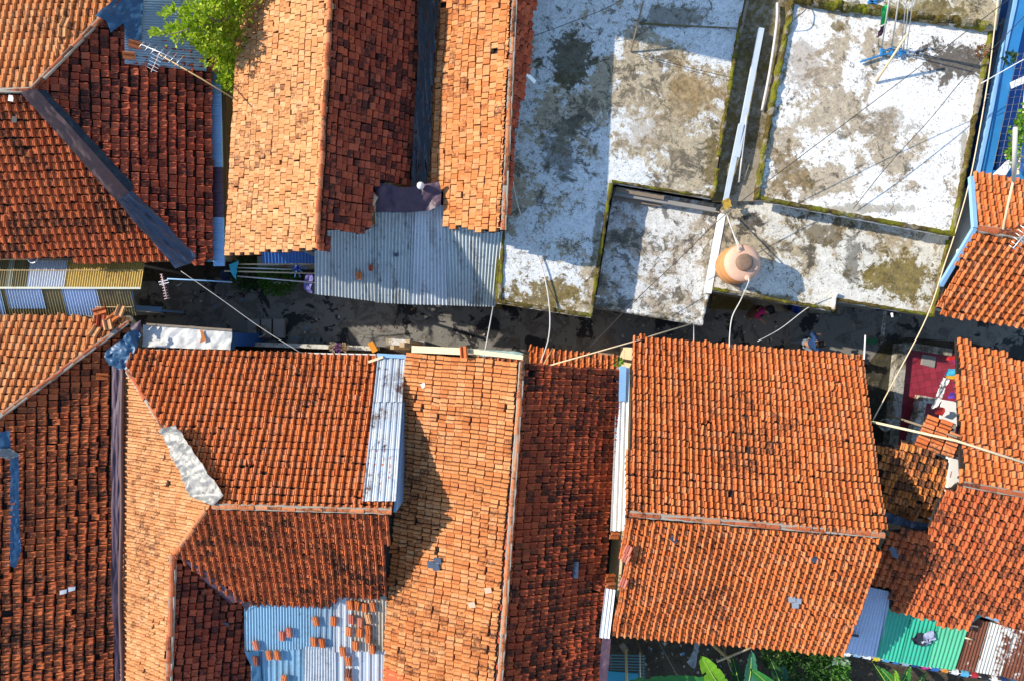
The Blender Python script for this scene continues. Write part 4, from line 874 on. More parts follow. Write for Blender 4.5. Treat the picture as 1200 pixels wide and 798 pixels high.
# =================================================================== HOUSE M gable
hM = thing('gable_house', 'long gabled house with bright west slope and dark red east slope in the lower middle', 'house', W(590, 600, 0))
M1 = Plane((612, 425, 4.7), (585, 798, 4.7), (462, 600, 3.4))
M2 = Plane((612, 425, 4.7), (585, 798, 4.7), (722, 560, 3.36))
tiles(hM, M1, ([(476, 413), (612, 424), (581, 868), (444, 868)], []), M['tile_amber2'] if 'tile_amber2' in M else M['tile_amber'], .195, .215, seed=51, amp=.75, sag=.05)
tiles(hM, M2, ([(613, 426), (728, 436), (722, 560), (715, 640), (703, 868), (581, 868)], []), M['tile_moss_shade'], .15, .2, PAN, seed=52, jit=1.4, sag=.05, lift=.036, slot=.024)
caps(hM, W(612, 424, 4.73), W(581, 868, 4.73), .06, .4, M['cap_gold'], seed=17)
walls(hM, [(486, 424), (716, 442), (694, 868), (456, 868)], 3.3, [M1, M2], M['wall_white'])
MB().box(W(483, 409, 3.5), W(548, 412, 4.2), .16, .05).box(W(548, 411, 4.1), W(613, 419, 4.7), .1, .05).build('verge_board', M['wall_cream'], hM)
for x, y in [(505, 661), (513, 657), (511, 664)]: MB().box(M1.at(x - 4, y, .05), M1.at(x + 4, y, .05), .16, .02).build('skylight_tile', M['tarp_grey'], hM)
for x, y in [(572, 692), (553, 709)]: MB().box(M1.at(x - 4, y, .05), M1.at(x + 4, y - 1, .05), .13, .02).build('skylight_tile', M['lt_pale'], hM)
MB().box(M2.at(675, 658, .05), M2.at(674, 677, .05), .13, .03).build('skylight_tile', M['tarp_grey'], hM)
loose_tile(M1, 544, 412.5, 80, 'upright red tile end at the top verge of the long bright slope', .14, M['tile_orange'])
tag(MB().box(M1.at(495, 449, .06), M1.at(497, 454, .06), .1, .02).build('scrap', M['white']), 'tiny white scrap near the top of the long bright west slope', 'scrap')
for x, y, a, lb in [(719, 627, 5, 'orange tile stuck out at the right edge of the dark mossy slope'), (714, 676, 4, 'upper of two orange tiles by the white tin at the valley'), (714, 686, 2, 'lower of two orange tiles by the white tin at the valley')]: loose_tile(M2, x, y, a, lb, .08, M['tile_orange'])
MB().prism([M1.at(x, y, .03) for x, y in ((452, 782), (474, 793), (478, 868), (447, 868))], 3.2, None).build('roof_patch', M['tile_red'], hM)
# small canopy roof N on the alley
Nn = Plane((622, 407, 2.55), (722, 417, 2.55), (620, 437, 3.0))
cN = thing('tiled_canopy', 'narrow orange tiled canopy over the alley in front of the dark slope', 'canopy', W(670, 420, 0))
tiles(cN, Nn, ([(621, 407), (722, 417), (728, 440), (618, 432)], []), M['tile_orange'], .15, .17, seed=53, amp=1.2)
tiles(cN, Nn, ([(560, 418), (622, 424), (620, 432), (558, 428)], []), M['tile_rust'], .16, .17, seed=54, name='lower_slope')
for x in (628, 716): MB().box(W(x, 416, 2.5).xy.to_3d(), W(x, 416, 2.5), .07, .07).build('post', M['wood'], cN)
MB().prism([W(x, y, 2.6) for x, y in [(520, 424), (722, 438), (722, 446), (520, 432)]], 0, 2.4).build('wall', M['wall_cream'], cN)
# sheets and boards at the alley front
tag(cloth('tin_awning', [W(558, 409, 2.62), W(607, 412, 2.60), W(614, 414, 2.6), W(607, 419, 2.72), (W(558, 417, 2.75))], paint('pale_green_sheet', (.36, .50, .46), .5, .2), None, .02, 4, seed=33), 'pale green sheet awning at the alley edge beside the orange canopy', 'awning')
tag(MB().box(W(483, 410, 2.9), W(560, 412, 2.75), .14, .05).build('fascia_plank', M['wall_cream']), 'cream plank along the alley at the top of the long bright slope', 'plank')

# valley gutter between M and O
gMO = thing('valley_gutter', 'pale blue corrugated gutter sheet between the dark slope and the big orange roof', 'gutter', W(727, 520, 3))
corr(gMO, [W(723, 430, 3.44), W(738, 431, 3.44), W(732, 622, 3.50), W(715, 622, 3.50)], M['white'], .10, .02, name='gutter_sheet')
MB().box(W(730, 429, 3.5), W(729, 470, 3.5), .16, .03).build('gutter_cover', M['blue_pale'], gMO)
gW = MB().prism([W(738, 440, 3.3), W(741, 440, 3.3), W(736, 620, 3.35), W(728, 692, 3.3), W(724, 692, 3.3), W(731, 610, 3.35)], 2.2, None).build('valley_wall', M['wall_cream']); tag(gW, 'cream plastered wall top along the left verge of the big orange roof', 'wall')
o = thing('tin_gutter', 'short white tin gutter at the bottom of the valley by the garden', 'gutter', W(711, 720, 3.2))
corr(o, [W(709, 689, 3.56), W(721, 691, 3.56), W(714, 748, 3.56), W(702, 747, 3.56)], M['white'], .09, .012, name='gutter_sheet')
tag(cloth('tarpaulin', [W(706, 745, 3.5), W(716, 747, 3.5), W(711, 800, 3.5), W(708, 868, 3.5), W(699, 868, 3.5), W(702, 790, 3.5)], M['tarp_purple'], None, .04, 4, seed=34), 'purple tarp below the white tin gutter at the bottom edge', 'tarp')
M['leaf_mid'] = leaf_mat('mid_green_leaf', (.08, .24, .025), (.05, .15, .02))
M['leaf_dark'] = leaf_mat('deep_green_leaf', (.045, .13, .02), (.025, .075, .015))
tag(leafball('weed', W(736, 448, 3.2), .16, 90, M['leaf_mid'], None, .09, 1.2, 9), 'green weed growing at the left verge of the big orange roof', 'weed')
tag(leafball('weed', W(725, 424, 2.9), .10, 50, M['leaf_lime'], None, .08, .8, 10), 'small lime weed at the head of the pale blue gutter', 'weed')

# =================================================================== HOUSE O big orange gable
hO = thing('gable_house', 'big house with a bright orange gabled roof in the lower right middle', 'house', W(880, 580, 0))
O1 = Plane((738, 602, 4.95), (1035, 627, 4.95), (870, 407, 3.25))
O2 = Plane((738, 602, 4.95), (1035, 627, 4.95), (856, 755, 3.45))
tiles(hO, O1, ([(742, 394), (1013, 418), (1024, 505), (1036, 626), (735, 602)], []), M['tile_orange'], .145, .15, seed=61, amp=1.15, sag=.05)
tiles(hO, O2, ([(735, 603), (1036, 627), (990, 767), (721, 743)], []), M['tile_orange'], .165, .155, seed=62, amp=1.15, sag=.06)
caps(hO, W(738, 602, 4.98), W(1036, 627, 4.98), .062, .33, M['cap'], seed=18)
walls(hO, [(752, 408), (1000, 430), (984, 612), (962, 748), (736, 732), (744, 604)], 3.3, [O1, O2], M['wall_cream'])
MB().box(W(828, 407, 3.18), W(1012, 420, 3.18), .025, .07).build('eave_board', M['wall_white'], hO)
for x, y in [(790, 631), (955, 655)]: MB().box(O2.at(x - 3, y - 2, .06), O2.at(x + 3, y + 3, .06), .13, .02).build('skylight_tile', M['tarp_grey'], hO)
for x, y in [(928, 702), (935, 704), (932, 709)]: MB().box(O2.at(x - 4, y, .06), O2.at(x + 4, y, .06), .13, .02).build('skylight_tile', M['alu'], hO)
for x, y, a, lb in [(736, 643, 10, 'upper pink tile laid over the left verge of the big orange roof'), (734, 652, 12, 'lower pink tile laid over the left verge of the big orange roof'), (731, 681, 8, 'pink tile near the bottom of the left verge of the big orange roof')]: loose_tile(O2, x, y, a, lb, .07, M['lt_pink'])

# =================================================================== HOUSE P right
hP = thing('gable_house', 'gabled house with slanted tile rows at the right edge beside the red courtyard', 'house', W(1160, 580, 0))
Q1 = Plane((1128, 567, 4.5), (1260, 590, 4.5), (1122, 398, 3.0))
Q2 = Plane((1128, 567, 4.5), (1260, 590, 4.5), (1090, 728, 3.1))
tiles(hP, Q1, ([(1122, 396), (1260, 445), (1260, 590), (1128, 567), (1124, 480)], []), M['tile_orange'], .18, .17, seed=71, amp=1.2)
tiles(hP, Q2, ([(1124, 567), (1260, 590), (1260, 800), (1200, 737), (1152, 722), (1143, 719), (1135, 737), (1044, 717), (1044, 692), (1021, 688), (1036, 640), (1052, 622), (1090, 622), (1100, 590)], []), M['tile_rust'], .20, .17, seed=72, amp=1.2)
caps(hP, W(1128, 567, 4.53), W(1260, 590, 4.53), .065, .34, M['cap'], seed=19)
walls(hP, [(1150, 582), (1300, 605), (1300, 830), (1135, 700), (1040, 684), (1046, 660), (1128, 592)], 3.2, [Q1, Q2], M['wall_white'])
b = MB()
for x, y in ((1222, 434), (1300, 462)): b.box(W(x, y, 2.9).xy.to_3d(), W(x, y, 2.9), .09, .09)
b.build('post', M['white'], hP)
MB().prism([W(1113, 534, 3.72), W(1126, 536, 3.72), W(1128, 560, 3.72), W(1109, 576, 3.72)], 3.0, 3.74).build('wall', M['wall_white'], hP)
for x, y in [(1047, 644), (1049, 649)]: MB().box(Q2.at(x - 4, y - 3, .05), Q2.at(x + 3, y + 3, .05), .12, .02).build('skylight_tile', M['tarp_grey'], hP)
hQ = thing('lean_to_roof', 'mottled tiled lean-to between the big orange roof and the white wall', 'lean-to', W(1070, 560, 0))
QQ = Plane((1030, 520, 3.75), (1115, 540, 3.75), (1035, 605, 3.35))
tiles(hQ, QQ, ([(1030, 519), (1076, 524), (1113, 538), (1114, 572), (1092, 612), (1034, 603)], []), M['tile_mottled'], .17, .19, seed=73, amp=1.1)
MB().prism([W(1040, 548, 3.3), W(1108, 556, 3.3), W(1088, 600, 3.3), W(1042, 596, 3.3)], 0, 3.2).build('wall', M['wall_grey'], hQ)
hQ2 = thing('tiled_hood', 'small bright tiled hood above the courtyard ledge below the bamboo poles', 'roof hood', W(1100, 510, 0))
QR = Plane((1123, 492, 4.0), (1115, 534, 4.05), (1080, 505, 3.78))
tiles(hQ2, QR, ([(1087, 485), (1123, 496), (1116, 535), (1077, 521)], []), M['tile_orange'], .20, .28, seed=74)
MB().box(QR.at(1084, 500, -.06), QR.at(1080, 518, -.06), .07, .06).box(QR.at(1118, 497, -.06), QR.at(1112, 530, -.06), .07, .06).build('rafter', M['wood'], hQ2)
MB().box(QR.at(1112, 512, -.08), W(1190, 524, 3.9), .08, .07).build('beam', M['wood'], hQ2)
tag(cloth('tarpaulin', [W(1035, 599, 3.42), W(1062, 609, 3.42), W(1092, 614, 3.44), W(1090, 625, 3.5), W(1066, 620, 3.5), W(1040, 612, 3.46)], M['tarp_grey'], None, .08, 4, seed=35), 'dark blue grey tarp tucked below the mottled lean-to', 'tarp')
tag(cloth('scrap', [W(1086, 606, 3.55), W(1096, 603, 3.6), W(1094, 612, 3.6)], M['white'], None, .04, 6, seed=36), 'white scrap at the right end of the dark tarp under the lean-to', 'scrap')
# courtyard
pv = N('red_paving', .55, 0, .4)
br = pv.t.nodes.new('ShaderNodeTexBrick'); br.offset = .0; br.inputs['Scale'].default_value = 1
mp = pv.t.nodes.new('ShaderNodeMapping'); mp.inputs['Rotation'].default_value = (0, 0, R(-10)); pv.lk(pv.pos, mp.inputs[0]); pv.lk(mp.outputs[0], br.inputs['Vector'])
br.inputs['Brick Width'].default_value = .19; br.inputs['Row Height'].default_value = .19; br.inputs['Mortar Size'].default_value = .006
br.inputs['Color1'].default_value = (.22, .016, .03, 1); br.inputs['Color2'].default_value = (.31, .028, .05, 1); br.inputs['Mortar'].default_value = (.10, .012, .02, 1)
pvm = pv.out(pv.mix(pv.math('MULTIPLY', pv.ramp(pv.noise(2, 8, .7), .48, .7), .6), br.outputs[0], (.12, .012, .02)))
tag(MB().prism([W(x, y, .18) for x, y in [(1063, 406), (1160, 420), (1160, 560), (1046, 545)]], -.02, .18).build('courtyard_floor', pvm), kind='structure')
kw = MB().box(W(1055, 403, .17), W(1043, 522, .17), .26, .34).box(W(1060, 405, .15), W(1112, 413, .15), .2, .30).build('kerb_wall', M['con_dark2']); tag(kw, 'low concrete wall around the red paved courtyard', 'wall')
MB_ = MB().prism([W(x, y, .45) for x, y in [(1079, 463), (1102, 467), (1099, 474), (1086, 472), (1076, 527), (1066, 525)]], .1, .45).build('ledge_wall', M['con_low']); tag(MB_, 'pale blue grey ledge wall inside the red courtyard', 'wall')
wb = thing('white_panel', 'bright white panel jutting out below the roof edge beside the courtyard', 'panel', W(1114, 484, 2.3)); MB().prism([W(x, y, 2.3) for x, y in [(1104, 468), (1140, 474), (1140, 506), (1102, 492)]], 2.24, 2.3).build('board', M['white'], wb); MB().box(W(1108, 484, 2.2), W(1190, 500, 2.2), .06, .06).build('bracket', M['wood'], wb)
tag(MB().prism([W(x, y, .2) for x, y in [(1081, 415), (1097, 418), (1095, 431), (1079, 427)]], .182, .2).prism([W(x, y, .22) for x, y in [(1081, 420), (1096, 422), (1095, 430), (1080, 427)]], .2, .23).build('drain_cover', M['wall_grey']), 'grey drain cover set in the red courtyard paving', 'drain cover')
for i, (px, m_, lb) in enumerate([([(1103, 442), (1112, 445), (1103, 466), (1097, 464)], (.75, .74, .72), 'white lacy cloth hanging along the roof edge of the courtyard'), ([(1096, 464), (1104, 466), (1100, 476), (1089, 478)], (.72, .70, .70), 'white towel bunched below the lacy cloth in the courtyard'),
        ([(1108, 431), (1122, 432), (1122, 439), (1107, 441)], (.05, .35, .55), 'turquoise cloth at the courtyard roof edge'), ([(1107, 439), (1122, 440), (1122, 444), (1107, 443)], (.60, .35, .03), 'yellow cloth under the turquoise one at the roof edge'), ([(1112, 459), (1123, 460), (1123, 467), (1110, 466)], (.12, .05, .40), 'violet cloth below the white lacy cloth'), ([(1108, 416), (1124, 417), (1124, 422), (1108, 420)], (.5, .02, .02), 'red cloth at the top right of the courtyard'), ([(1115, 423), (1123, 424), (1122, 428), (1116, 428)], (.55, .05, .35), 'pink cloth above the turquoise one at the roof edge'), ([(1097, 476), (1106, 478), (1103, 487), (1093, 485)], (.30, .02, .02), 'dark red cloth above the tiled hood')]):
    tag(cloth('laundry_cloth', [W(x, y, 2.2 + .05 * i) for x, y in px], paint('cloth_colour_%d' % i, m_, .85, .3, dirt=.1), None, .10, 5, seed=40 + i), lb, 'laundry')

# tin sheds bottom right
Rr = Plane((1018, 688, 2.95), (1200, 737, 2.95), (1028, 772, 2.6))
tR = thing('tin_shed', 'tin shed roof of blue grey, green and rusty sheets at the lower right', 'shed', W(1100, 745, 0))
def rs(px, m, off, pitch=.09, seed=0, amp=.013): corrp(tR, Rr, px, m, off, pitch=pitch, amp=amp, seed=seed, name='tin_sheet', nv=6)
M['tin_lav'] = tin_mat('lavender_grey_tin', (.50, .58, .76), .25, .45, .2, off=41)
rs([(1017, 687), (1044, 693), (1031, 771), (991, 764)], M['tin_lav'], 0, .085)
rs([(1042, 708), (1073, 714), (1056, 777), (1027, 770)], M['tin_green'], .02, .10, 1); rs([(1071, 714), (1103, 722), (1087, 782), (1055, 776)], M['tin_green'], .035, .10, 2); rs([(1101, 722), (1135, 732), (1118, 785), (1086, 781)], M['tin_lime'], .05, .10, 3)
rs([(1136, 722), (1161, 729), (1144, 788), (1118, 783)], M['tin_rust'], .02, .085, 4); rs([(1159, 728), (1188, 737), (1172, 792), (1142, 787)], M['tin_halfrust'], .035, .085, 5); rs([(1186, 735), (1262, 756), (1246, 812), (1170, 791)], M['tin_rust'], .02, .085, 6)
MB().box(Rr.at(1150, 718, .09), Rr.at(1262, 752, .09), .16, .03).build('top_flashing', M['blue_pale'], tR)
for x, y in ((1000, 762), (1060, 772), (1112, 780), (1180, 790)): MB().box(Rr.at(x, y).xy.to_3d(), Rr.at(x, y, -.04), .08, .08).build('post', M['wood'], tR)
MB().prism([Rr.at(x, y) for x, y in ((1014, 700), (1230, 762), (1224, 775), (1010, 722))], 0, 2.3).build('wall', M['wall_grey'], tR)
tag(cloth('plastic_sheet', [Rr.at(1134, 722, .12), Rr.at(1144, 716, .14), Rr.at(1150, 720, .12), Rr.at(1140, 729, .12)], paint('teal_plastic', (.03, .25, .25), .5), None, .06, 6, seed=50), 'teal plastic scrap at the corner of the rusty tin sheet', 'plastic sheet')
tag(cloth('crumpled_cloth', [Rr.at(1066, 746, .06), Rr.at(1076, 741, .08), Rr.at(1086, 742, .08), Rr.at(1088, 752, .08), Rr.at(1080, 757, .06), Rr.at(1070, 753, .06)], paint('black_cloth', (.02, .025, .04), .8), None, .12, 6, seed=51), 'crumpled black cloth lying on the green tin sheets', 'cloth')
tag(cloth('crumpled_cloth', [Rr.at(1080, 742, .10), Rr.at(1090, 738, .10), Rr.at(1095, 747, .08), Rr.at(1086, 757, .08), Rr.at(1079, 753, .1)], paint('pale_grey_cloth', (.42, .45, .58), .8, .5), None, .14, 8, seed=52), 'crumpled pale grey cloth beside the black one on the green tin', 'cloth')
for i, (x, y, lb) in enumerate([(1142, 733, 'upper bamboo stub poking onto the dark rusty sheet'), (1136, 748, 'lower bamboo stub poking onto the dark rusty sheet')]): tag(MB().tube([Rr.at(x - 5, y - 1, .06), Rr.at(x + 4, y + 1, .06)], .022, 6).build('bamboo_stub', M['bamboo_pale'], None, True), lb, 'bamboo')
tag(MB().box(Rr.at(995, 743, .07), Rr.at(1006, 745, .07), .05, .05).build('timber', M['dark']), 'short dark timber on the blue grey tin sheet', 'timber')
# laundry line
lA, lB = W(984, 764, 2.25), W(1250, 812, 2.25)
wire('clothes_line', [lA, lA.lerp(lB, .3) - Vector((0, 0, .06)), lA.lerp(lB, .65) - Vector((0, 0, .05)), lB], .012, M['white'], 'white clothes line with laundry along the lower edge of the tin shed', 'clothes line')
cols = [('white', (.75, .76, .78)), ('pale blue', (.25, .42, .62)), ('white', (.72, .73, .75)), ('yellow', (.65, .50, .04)), ('sky blue', (.08, .35, .60)), ('blue', (.03, .16, .50)), ('grey blue', (.30, .40, .52)), ('navy', (.02, .05, .20)), ('magenta', (.50, .03, .25)), ('deep blue', (.03, .12, .40)), ('orange', (.70, .25, .03)), ('white', (.70, .71, .75)), ('sky blue', (.10, .40, .65)), ('red', (.45, .03, .05)), ('black', (.02, .02, .03)), ('white', (.72, .73, .78)), ('navy', (.02, .05, .18)), ('blue', (.04, .18, .45)), ('white', (.70, .72, .76))]
def garment(name, p, t, w, h, m, seed):
    V, F = [], []; nn = 7; side = Vector((-t.y, t.x, 0))
    for a in range(nn):
        for b_ in range(-5, 6):
            s_ = abs(b_) / 5
            V.append(p + t * ((a / (nn - 1) - .5) * w * (1 + .3 * s_ * noise.noise(Vector((seed, s_ * 2, 1))))) + side * ((.14 * (s_ ** .6) + .03 * noise.noise(Vector((a * .9, b_ * .7, seed)))) * (1 if b_ > 0 else -1)) + Vector((0, 0, -h * s_ ** 1.6 + .015)))
    for a in range(nn - 1):
        for b_ in range(10): q = a * 11 + b_; F.append((q, q + 1, q + 12, q + 11))
    return obj(name, V, F, m, None, None, True)
t = (lB - lA).normalized()
ordn = ['first', 'second', 'third', 'fourth', 'fifth', 'sixth', 'seventh', 'eighth', 'ninth', 'tenth', 'eleventh', 'twelfth', 'thirteenth', 'fourteenth', 'fifteenth', 'sixteenth', 'seventeenth', 'eighteenth', 'nineteenth']
for i, (cn, c_) in enumerate(cols):
    f = .035 + i * .0435; w = .16 + .07 * ((i * 37) % 5) / 5
    tag(garment('laundry_garment', lA.lerp(lB, f) - Vector((0, 0, .05 * math.sin(f * math.pi))), t, w, .30 + .1 * ((i * 17) % 3), paint('garment_%s_%d' % (cn.replace(' ', '_'), i), c_, .85, .3, dirt=.05), i), '%s garment pegged %s from the left on the clothes line' % (cn, ordn[i]), 'laundry', 'laundry on the clothes line')
tag(leafball('weed', W(984, 769, 2.0), .16, 40, leaf_mat('pale_leaf', (.30, .42, .30), (.2, .32, .2)), None, .16, .4, 12), 'pale green leafy sprig at the left end of the clothes line', 'plant')
# =================================================================== ALLEY THINGS
wx = thing('tin_box_roof', 'white crumpled tin roof of a small box beside the alley with a rust mark', 'tin roof', W(220, 395, 0))
cloth('tin_sheet', [W(168, 381, 2.62), W(200, 382, 2.64), W(240, 384, 2.64), W(272, 387, 2.62), W(270, 410, 2.72), W(168, 406, 2.72)], paint('white_tin', (.56, .56, .54), .5, .2, dirt=.45), wx, .05, 3, seed=60)
MB().prism([W(x, y, 2.5) for x, y in [(171, 386), (268, 390), (266, 406), (171, 402)]], 0, 2.58).build('wall', M['wall_blue'], wx)
MB().prism([W(269, 389, 2.6), W(274, 389, 2.6), W(272, 410, 2.7), W(267, 410, 2.7)], 2.5, None).build('end_panel', M['tarp_blue'], wx)
cloth('rust_patch', [W(234, 387, 2.72), W(237, 386, 2.72), W(242, 399, 2.75), W(234, 402, 2.76), W(236, 396, 2.75)], paint('rust', (.45, .16, .05), .8), wx, .02, 6, seed=61)
MB().box(W(172, 380, 2.70), W(272, 387, 2.70), .05, .04).build('edge_board', M['wood'], wx)
tag(MB().box(W(156, 361, 1.4), W(189, 363, 1.4), .14, .05).box(W(160, 363, 1.4).xy.to_3d(), W(160, 363, 1.4), .05, .05).box(W(186, 364, 1.4).xy.to_3d(), W(186, 364, 1.4), .05, .05).build('bench_board', M['blue_pale']), 'pale blue grey plank on posts at the end of the striped canopy', 'plank')
tag(MB().tube([W(154, 341, 2.7), W(159, 365, 1.6)], .02, 6).build('drain_pipe', M['blue_pale'], None, True), 'thin pale blue pipe at the right end of the striped canopy', 'pipe')
lw = MB().prism([W(x, y, .6) for x, y in [(270, 400), (440, 406), (440, 411), (270, 405)]], 0, .6).build('low_wall', M['con_moss']); tag(lw, 'low mossy concrete wall along the alley above the orange eave', 'wall')
MB_ = MB()
for i, (x0, x1, lb) in enumerate([(290, 304, ''), (306, 318, ''), (320, 333, '')]):
    o = MB().prism([W(x0, 374 - i * 0, .12 + .02 * i), W(x1, 374, .12 + .02 * i), W(x1, 396, .12 + .02 * i), W(x0, 396, .12 + .02 * i)], 0, .12 + .02 * i).build('drain_slab', M['con_asph'] if 'con_asph' in M else M['wall_grey'])
    tag(o, ['concrete drain slab under the ring in the alley, leftmost of three', 'concrete drain slab right behind the ring in the alley, middle of three', 'concrete drain slab furthest right of the ring in the alley'][i], 'slab', 'drain slabs in the alley')
o = MB().lathe(W(307.5, 389, .16), [(.125, 0), (.125, .22), (.165, .24), (.18, .22), (.18, 0)], 22).build('pipe_ring', M['con_low'], None, True); tag(o, 'pale concrete ring standing in the alley on the drain slabs', 'concrete ring')
for i, (x, y, lb, c_) in enumerate([(390, 406.5, 'small pot of pale flowers on the low wall, leftmost of three', (.6, .5, .35)), (396, 407, 'pot of violet flowers between the pale ones on the low wall', (.30, .12, .42)), (403, 407, 'pot of beige blossoms on the low wall, rightmost of three', (.62, .45, .28))]):
    p = thing('flower_pot', lb, 'flower pot', W(x, y, .6), 'flower pots on the low wall')
    MB().lathe(W(x, y, .6), [(.05, 0), (.075, .13), (.085, .14), (.07, .14), (.06, .10), (.001, .10)], 14).build('pot', M['wood'], p, True)
    leafball('flowers', W(x, y, .80), .11, 90, leaf_mat('petal_%d' % i, c_, tuple(v * .7 for v in c_)), p, .07, .7, 14 + i)
tag(MB().box(W(434, 401, .75), W(440, 412, .75), .16, .10).build('box', paint('amber_box', (.65, .26, .02), .5)), 'amber and red box standing on the low wall beside the alley', 'box')
for i, (x, y, z, w, lb) in enumerate([(459.5, 410, 2.9, .09, 'short red brown post stub above the silver tin strip'), (471, 407, 3.1, .12, 'pale timber post at the top corner of the silver tin strip'), (478, 403, 2.7, .09, 'short stub of pale wood right of the timber post')]):
    tag(MB().box(W(x, y, z).xy.to_3d(), W(x, y - 3, z), w, w).build('timber_post', M['wood_pale']), lb, 'post')
tag(MB().prism([W(x, y, .3) for x, y in [(452, 396), (497, 400), (497, 406), (452, 404)]], 0, .3).build('doorstep', M['con_low']), 'grey concrete doorstep on the alley near the timber posts', 'step')
# laundry poles by the deep blue lean-to
for i, (a, b_, m_, lb) in enumerate([((276, 310), (369, 309.5), 'bamboo_pale', 'topmost pole of the laundry rack below the golden gable'), ((277, 314), (343, 316), 'alu', 'short grey pole second from the top of the laundry rack'), ((263, 318), (370, 320.6), 'bamboo_pale', 'longest pale pole of the laundry rack beside the alley'), ((278, 324), (370, 331.5), 'alu', 'lowest slanted pole of the laundry rack beside the alley')]):
    tag(MB().tube([W(*a, 2.0), W(*b_, 2.0)], .022, 6).build('laundry_pole', M[m_], None, True), lb, 'pole', 'laundry poles beside the alley')
tag(cloth('cloth', [W(269, 310, 2.08), W(281, 306, 2.12), W(279, 318, 2.05), W(277, 328, 1.95), (W(271, 319, 2.05))], paint('turquoise_cloth', (.04, .42, .55), .8), None, .08, 5, seed=62), 'turquoise cloth draped at the left end of the laundry poles', 'cloth')
h = thing('clothes_hanger', 'blue round clothes hanger with spokes hanging from the laundry poles', 'hanger', W(348, 315, 1.9))
hc = W(348, 315, 1.96)
MB().lathe(hc, [(.001, .03), (.06, .02), (.07, -.02), (.001, -.03)], 12).build('hub', paint('violet_blue', (.05, .04, .45), .5), h, True)
for k in range(10):
    a = k * math.pi / 5; v = Vector((math.cos(a), math.sin(a), 0)); MB().box(hc + v * .05, hc + v * .24 - Vector((0, 0, .05)), .03, .015).build('spoke', M['blue_pale'] if k % 2 else M['blue'], h)
tag(cloth('laundry_garment', [W(358, 323, 1.9), W(366, 321, 1.95), W(369, 332, 1.85), W(366, 343, 1.75), W(357, 338, 1.75)], paint('lilac_cloth', (.16, .15, .38), .85), None, .12, 5, seed=63), 'lilac garment at the right end of the laundry poles beside the tin porch', 'laundry')
o = MB().lathe(W(268, 323, .4), [(.10, 0), (.16, .2), (.175, .21), (.15, .2), (.09, .03), (.001, .03)], 20).build('basin', paint('navy_plastic', (.02, .04, .12), .4), None, True); tag(o, 'navy plastic basin under the turquoise cloth', 'basin')
sh = thing('shrub', 'low green shrub growing below the laundry poles', 'shrub', W(325, 326, 0))
leafball('foliage', W(325, 325, .55), .55, 900, M['leaf_mid'], sh, .11, .55, 20); MB().tube([W(325, 325, 0), W(325, 325, .5)], .03, 6).build('stem', M['wood'], sh)
sh = thing('shrub', 'dark shrub in the shade left of the laundry poles', 'shrub', W(289, 322, 0))
leafball('foliage', W(288, 320, .4), .5, 500, M['leaf_dark'], sh, .10, .6, 21); MB().tube([W(288, 320, 0), W(288, 320, .4)], .03, 6).build('stem', M['wood'], sh)
tag(MB().prism([W(306, 329, .35), W(335, 331, .35), W(334, 334, .35), W(307, 333, .35)], 0, .35).build('planter', M['con_low']), 'pale planter edge in front of the green shrub', 'planter')
tag(MB().box(W(1014, 393, 3.15), W(1012.5, 421, 3.3), .024, .024).build('rod', M['white']), 'white rod poking out at the alley corner of the big orange roof', 'rod')
tag(MB().prism([W(x, y, .06) for x, y in [(1015, 397), (1028, 396), (1028, 403), (1015, 404)]], .02, .06).build('door_mat', paint('green_mat', (.04, .16, .07), .9)), 'green mat lying on the alley beside the white rod', 'mat')
tag(MB().prism([W(x, y, .03) for x, y in [(1035, 365), (1039, 365), (1036, 398), (1031, 402)]], .0, .03).build('drain_strip', M['con_low']), 'pale concrete strip crossing the alley at right', 'concrete strip')
for i, (x, y, c_, lb) in enumerate([(930, 363.5, (.03, .08, .42), 'blue bucket under the mossy terrace edge'), (922, 360, (.04, .05, .10), 'dark bucket beside the blue one under the terrace edge')]):
    o = MB().lathe(W(x, y, .09), [(.08, 0), (.11, .22), (.12, .22), (.10, .21), (.07, .02), (.001, .02)], 16).build('bucket', paint('bucket_%d' % i, c_, .4), None, True); tag(o, lb, 'bucket')
o = MB().lathe(W(1031, 496, .5), [(.05, 0), (.14, .1), (.17, .28), (.185, .30), (.16, .29), (.12, .1), (.001, .08)], 18).build('pot', M['con_low'], None, True); tag(o, 'grey concrete pot at the dark corner left of the lean-to', 'pot')
# bamboo over the courtyard
tag(MB().tube([W(1022, 494, 3.75), W(1120, 516, 4.5), W(1260, 561, 4.95)], .03, 8).build('bamboo_pole', M['bamboo_pale'], None, True), 'long pale bamboo pole laid from the big orange roof across the courtyard', 'bamboo pole')
tag(MB().tube([W(1040, 486, 2.6), W(1122, 512, 4.15)], .03, 8).build('bamboo_pole', M['wood'], None, True), 'dark thinner bamboo pole crossing under the pale one at the courtyard', 'bamboo pole')
# cables and pipes over the alley
wire('roof_cable', [W(604, 120, 4.2), W(600, 200, 3.6), W(608, 245, 3.4), W(622, 278, 3.3), W(637, 320, 3.3), W(644, 362, 3.35), W(643, 395, 3.35), W(634, 424, 3.2)], .016, M['pvc'], 'thick pale cable sagging from the left terrace to the dark mossy slope', 'cable', 7)
tag(MB().tube([W(578, 359, 3.0), W(566, 424, 3.6)], .015, 7).build('drain_pipe', M['pvc'], None, True), 'thin white pipe from the tin porch across the alley', 'pipe')
tag(MB().tube([W(634, 431, 3.15), W(740, 401, 3.3), W(812, 379, 2.75)], .018, 7).build('bamboo_pole', M['bamboo_pale'], None, True), 'pale pole spanning the alley from the lower terrace corner to the canopy', 'pole')
tag(MB().tube([W(636, 429, 3.0), W(648, 408, 2.7)], .02, 6).build('stick', M['bamboo'], None, True), 'short stick leaning on the narrow tiled canopy', 'stick')
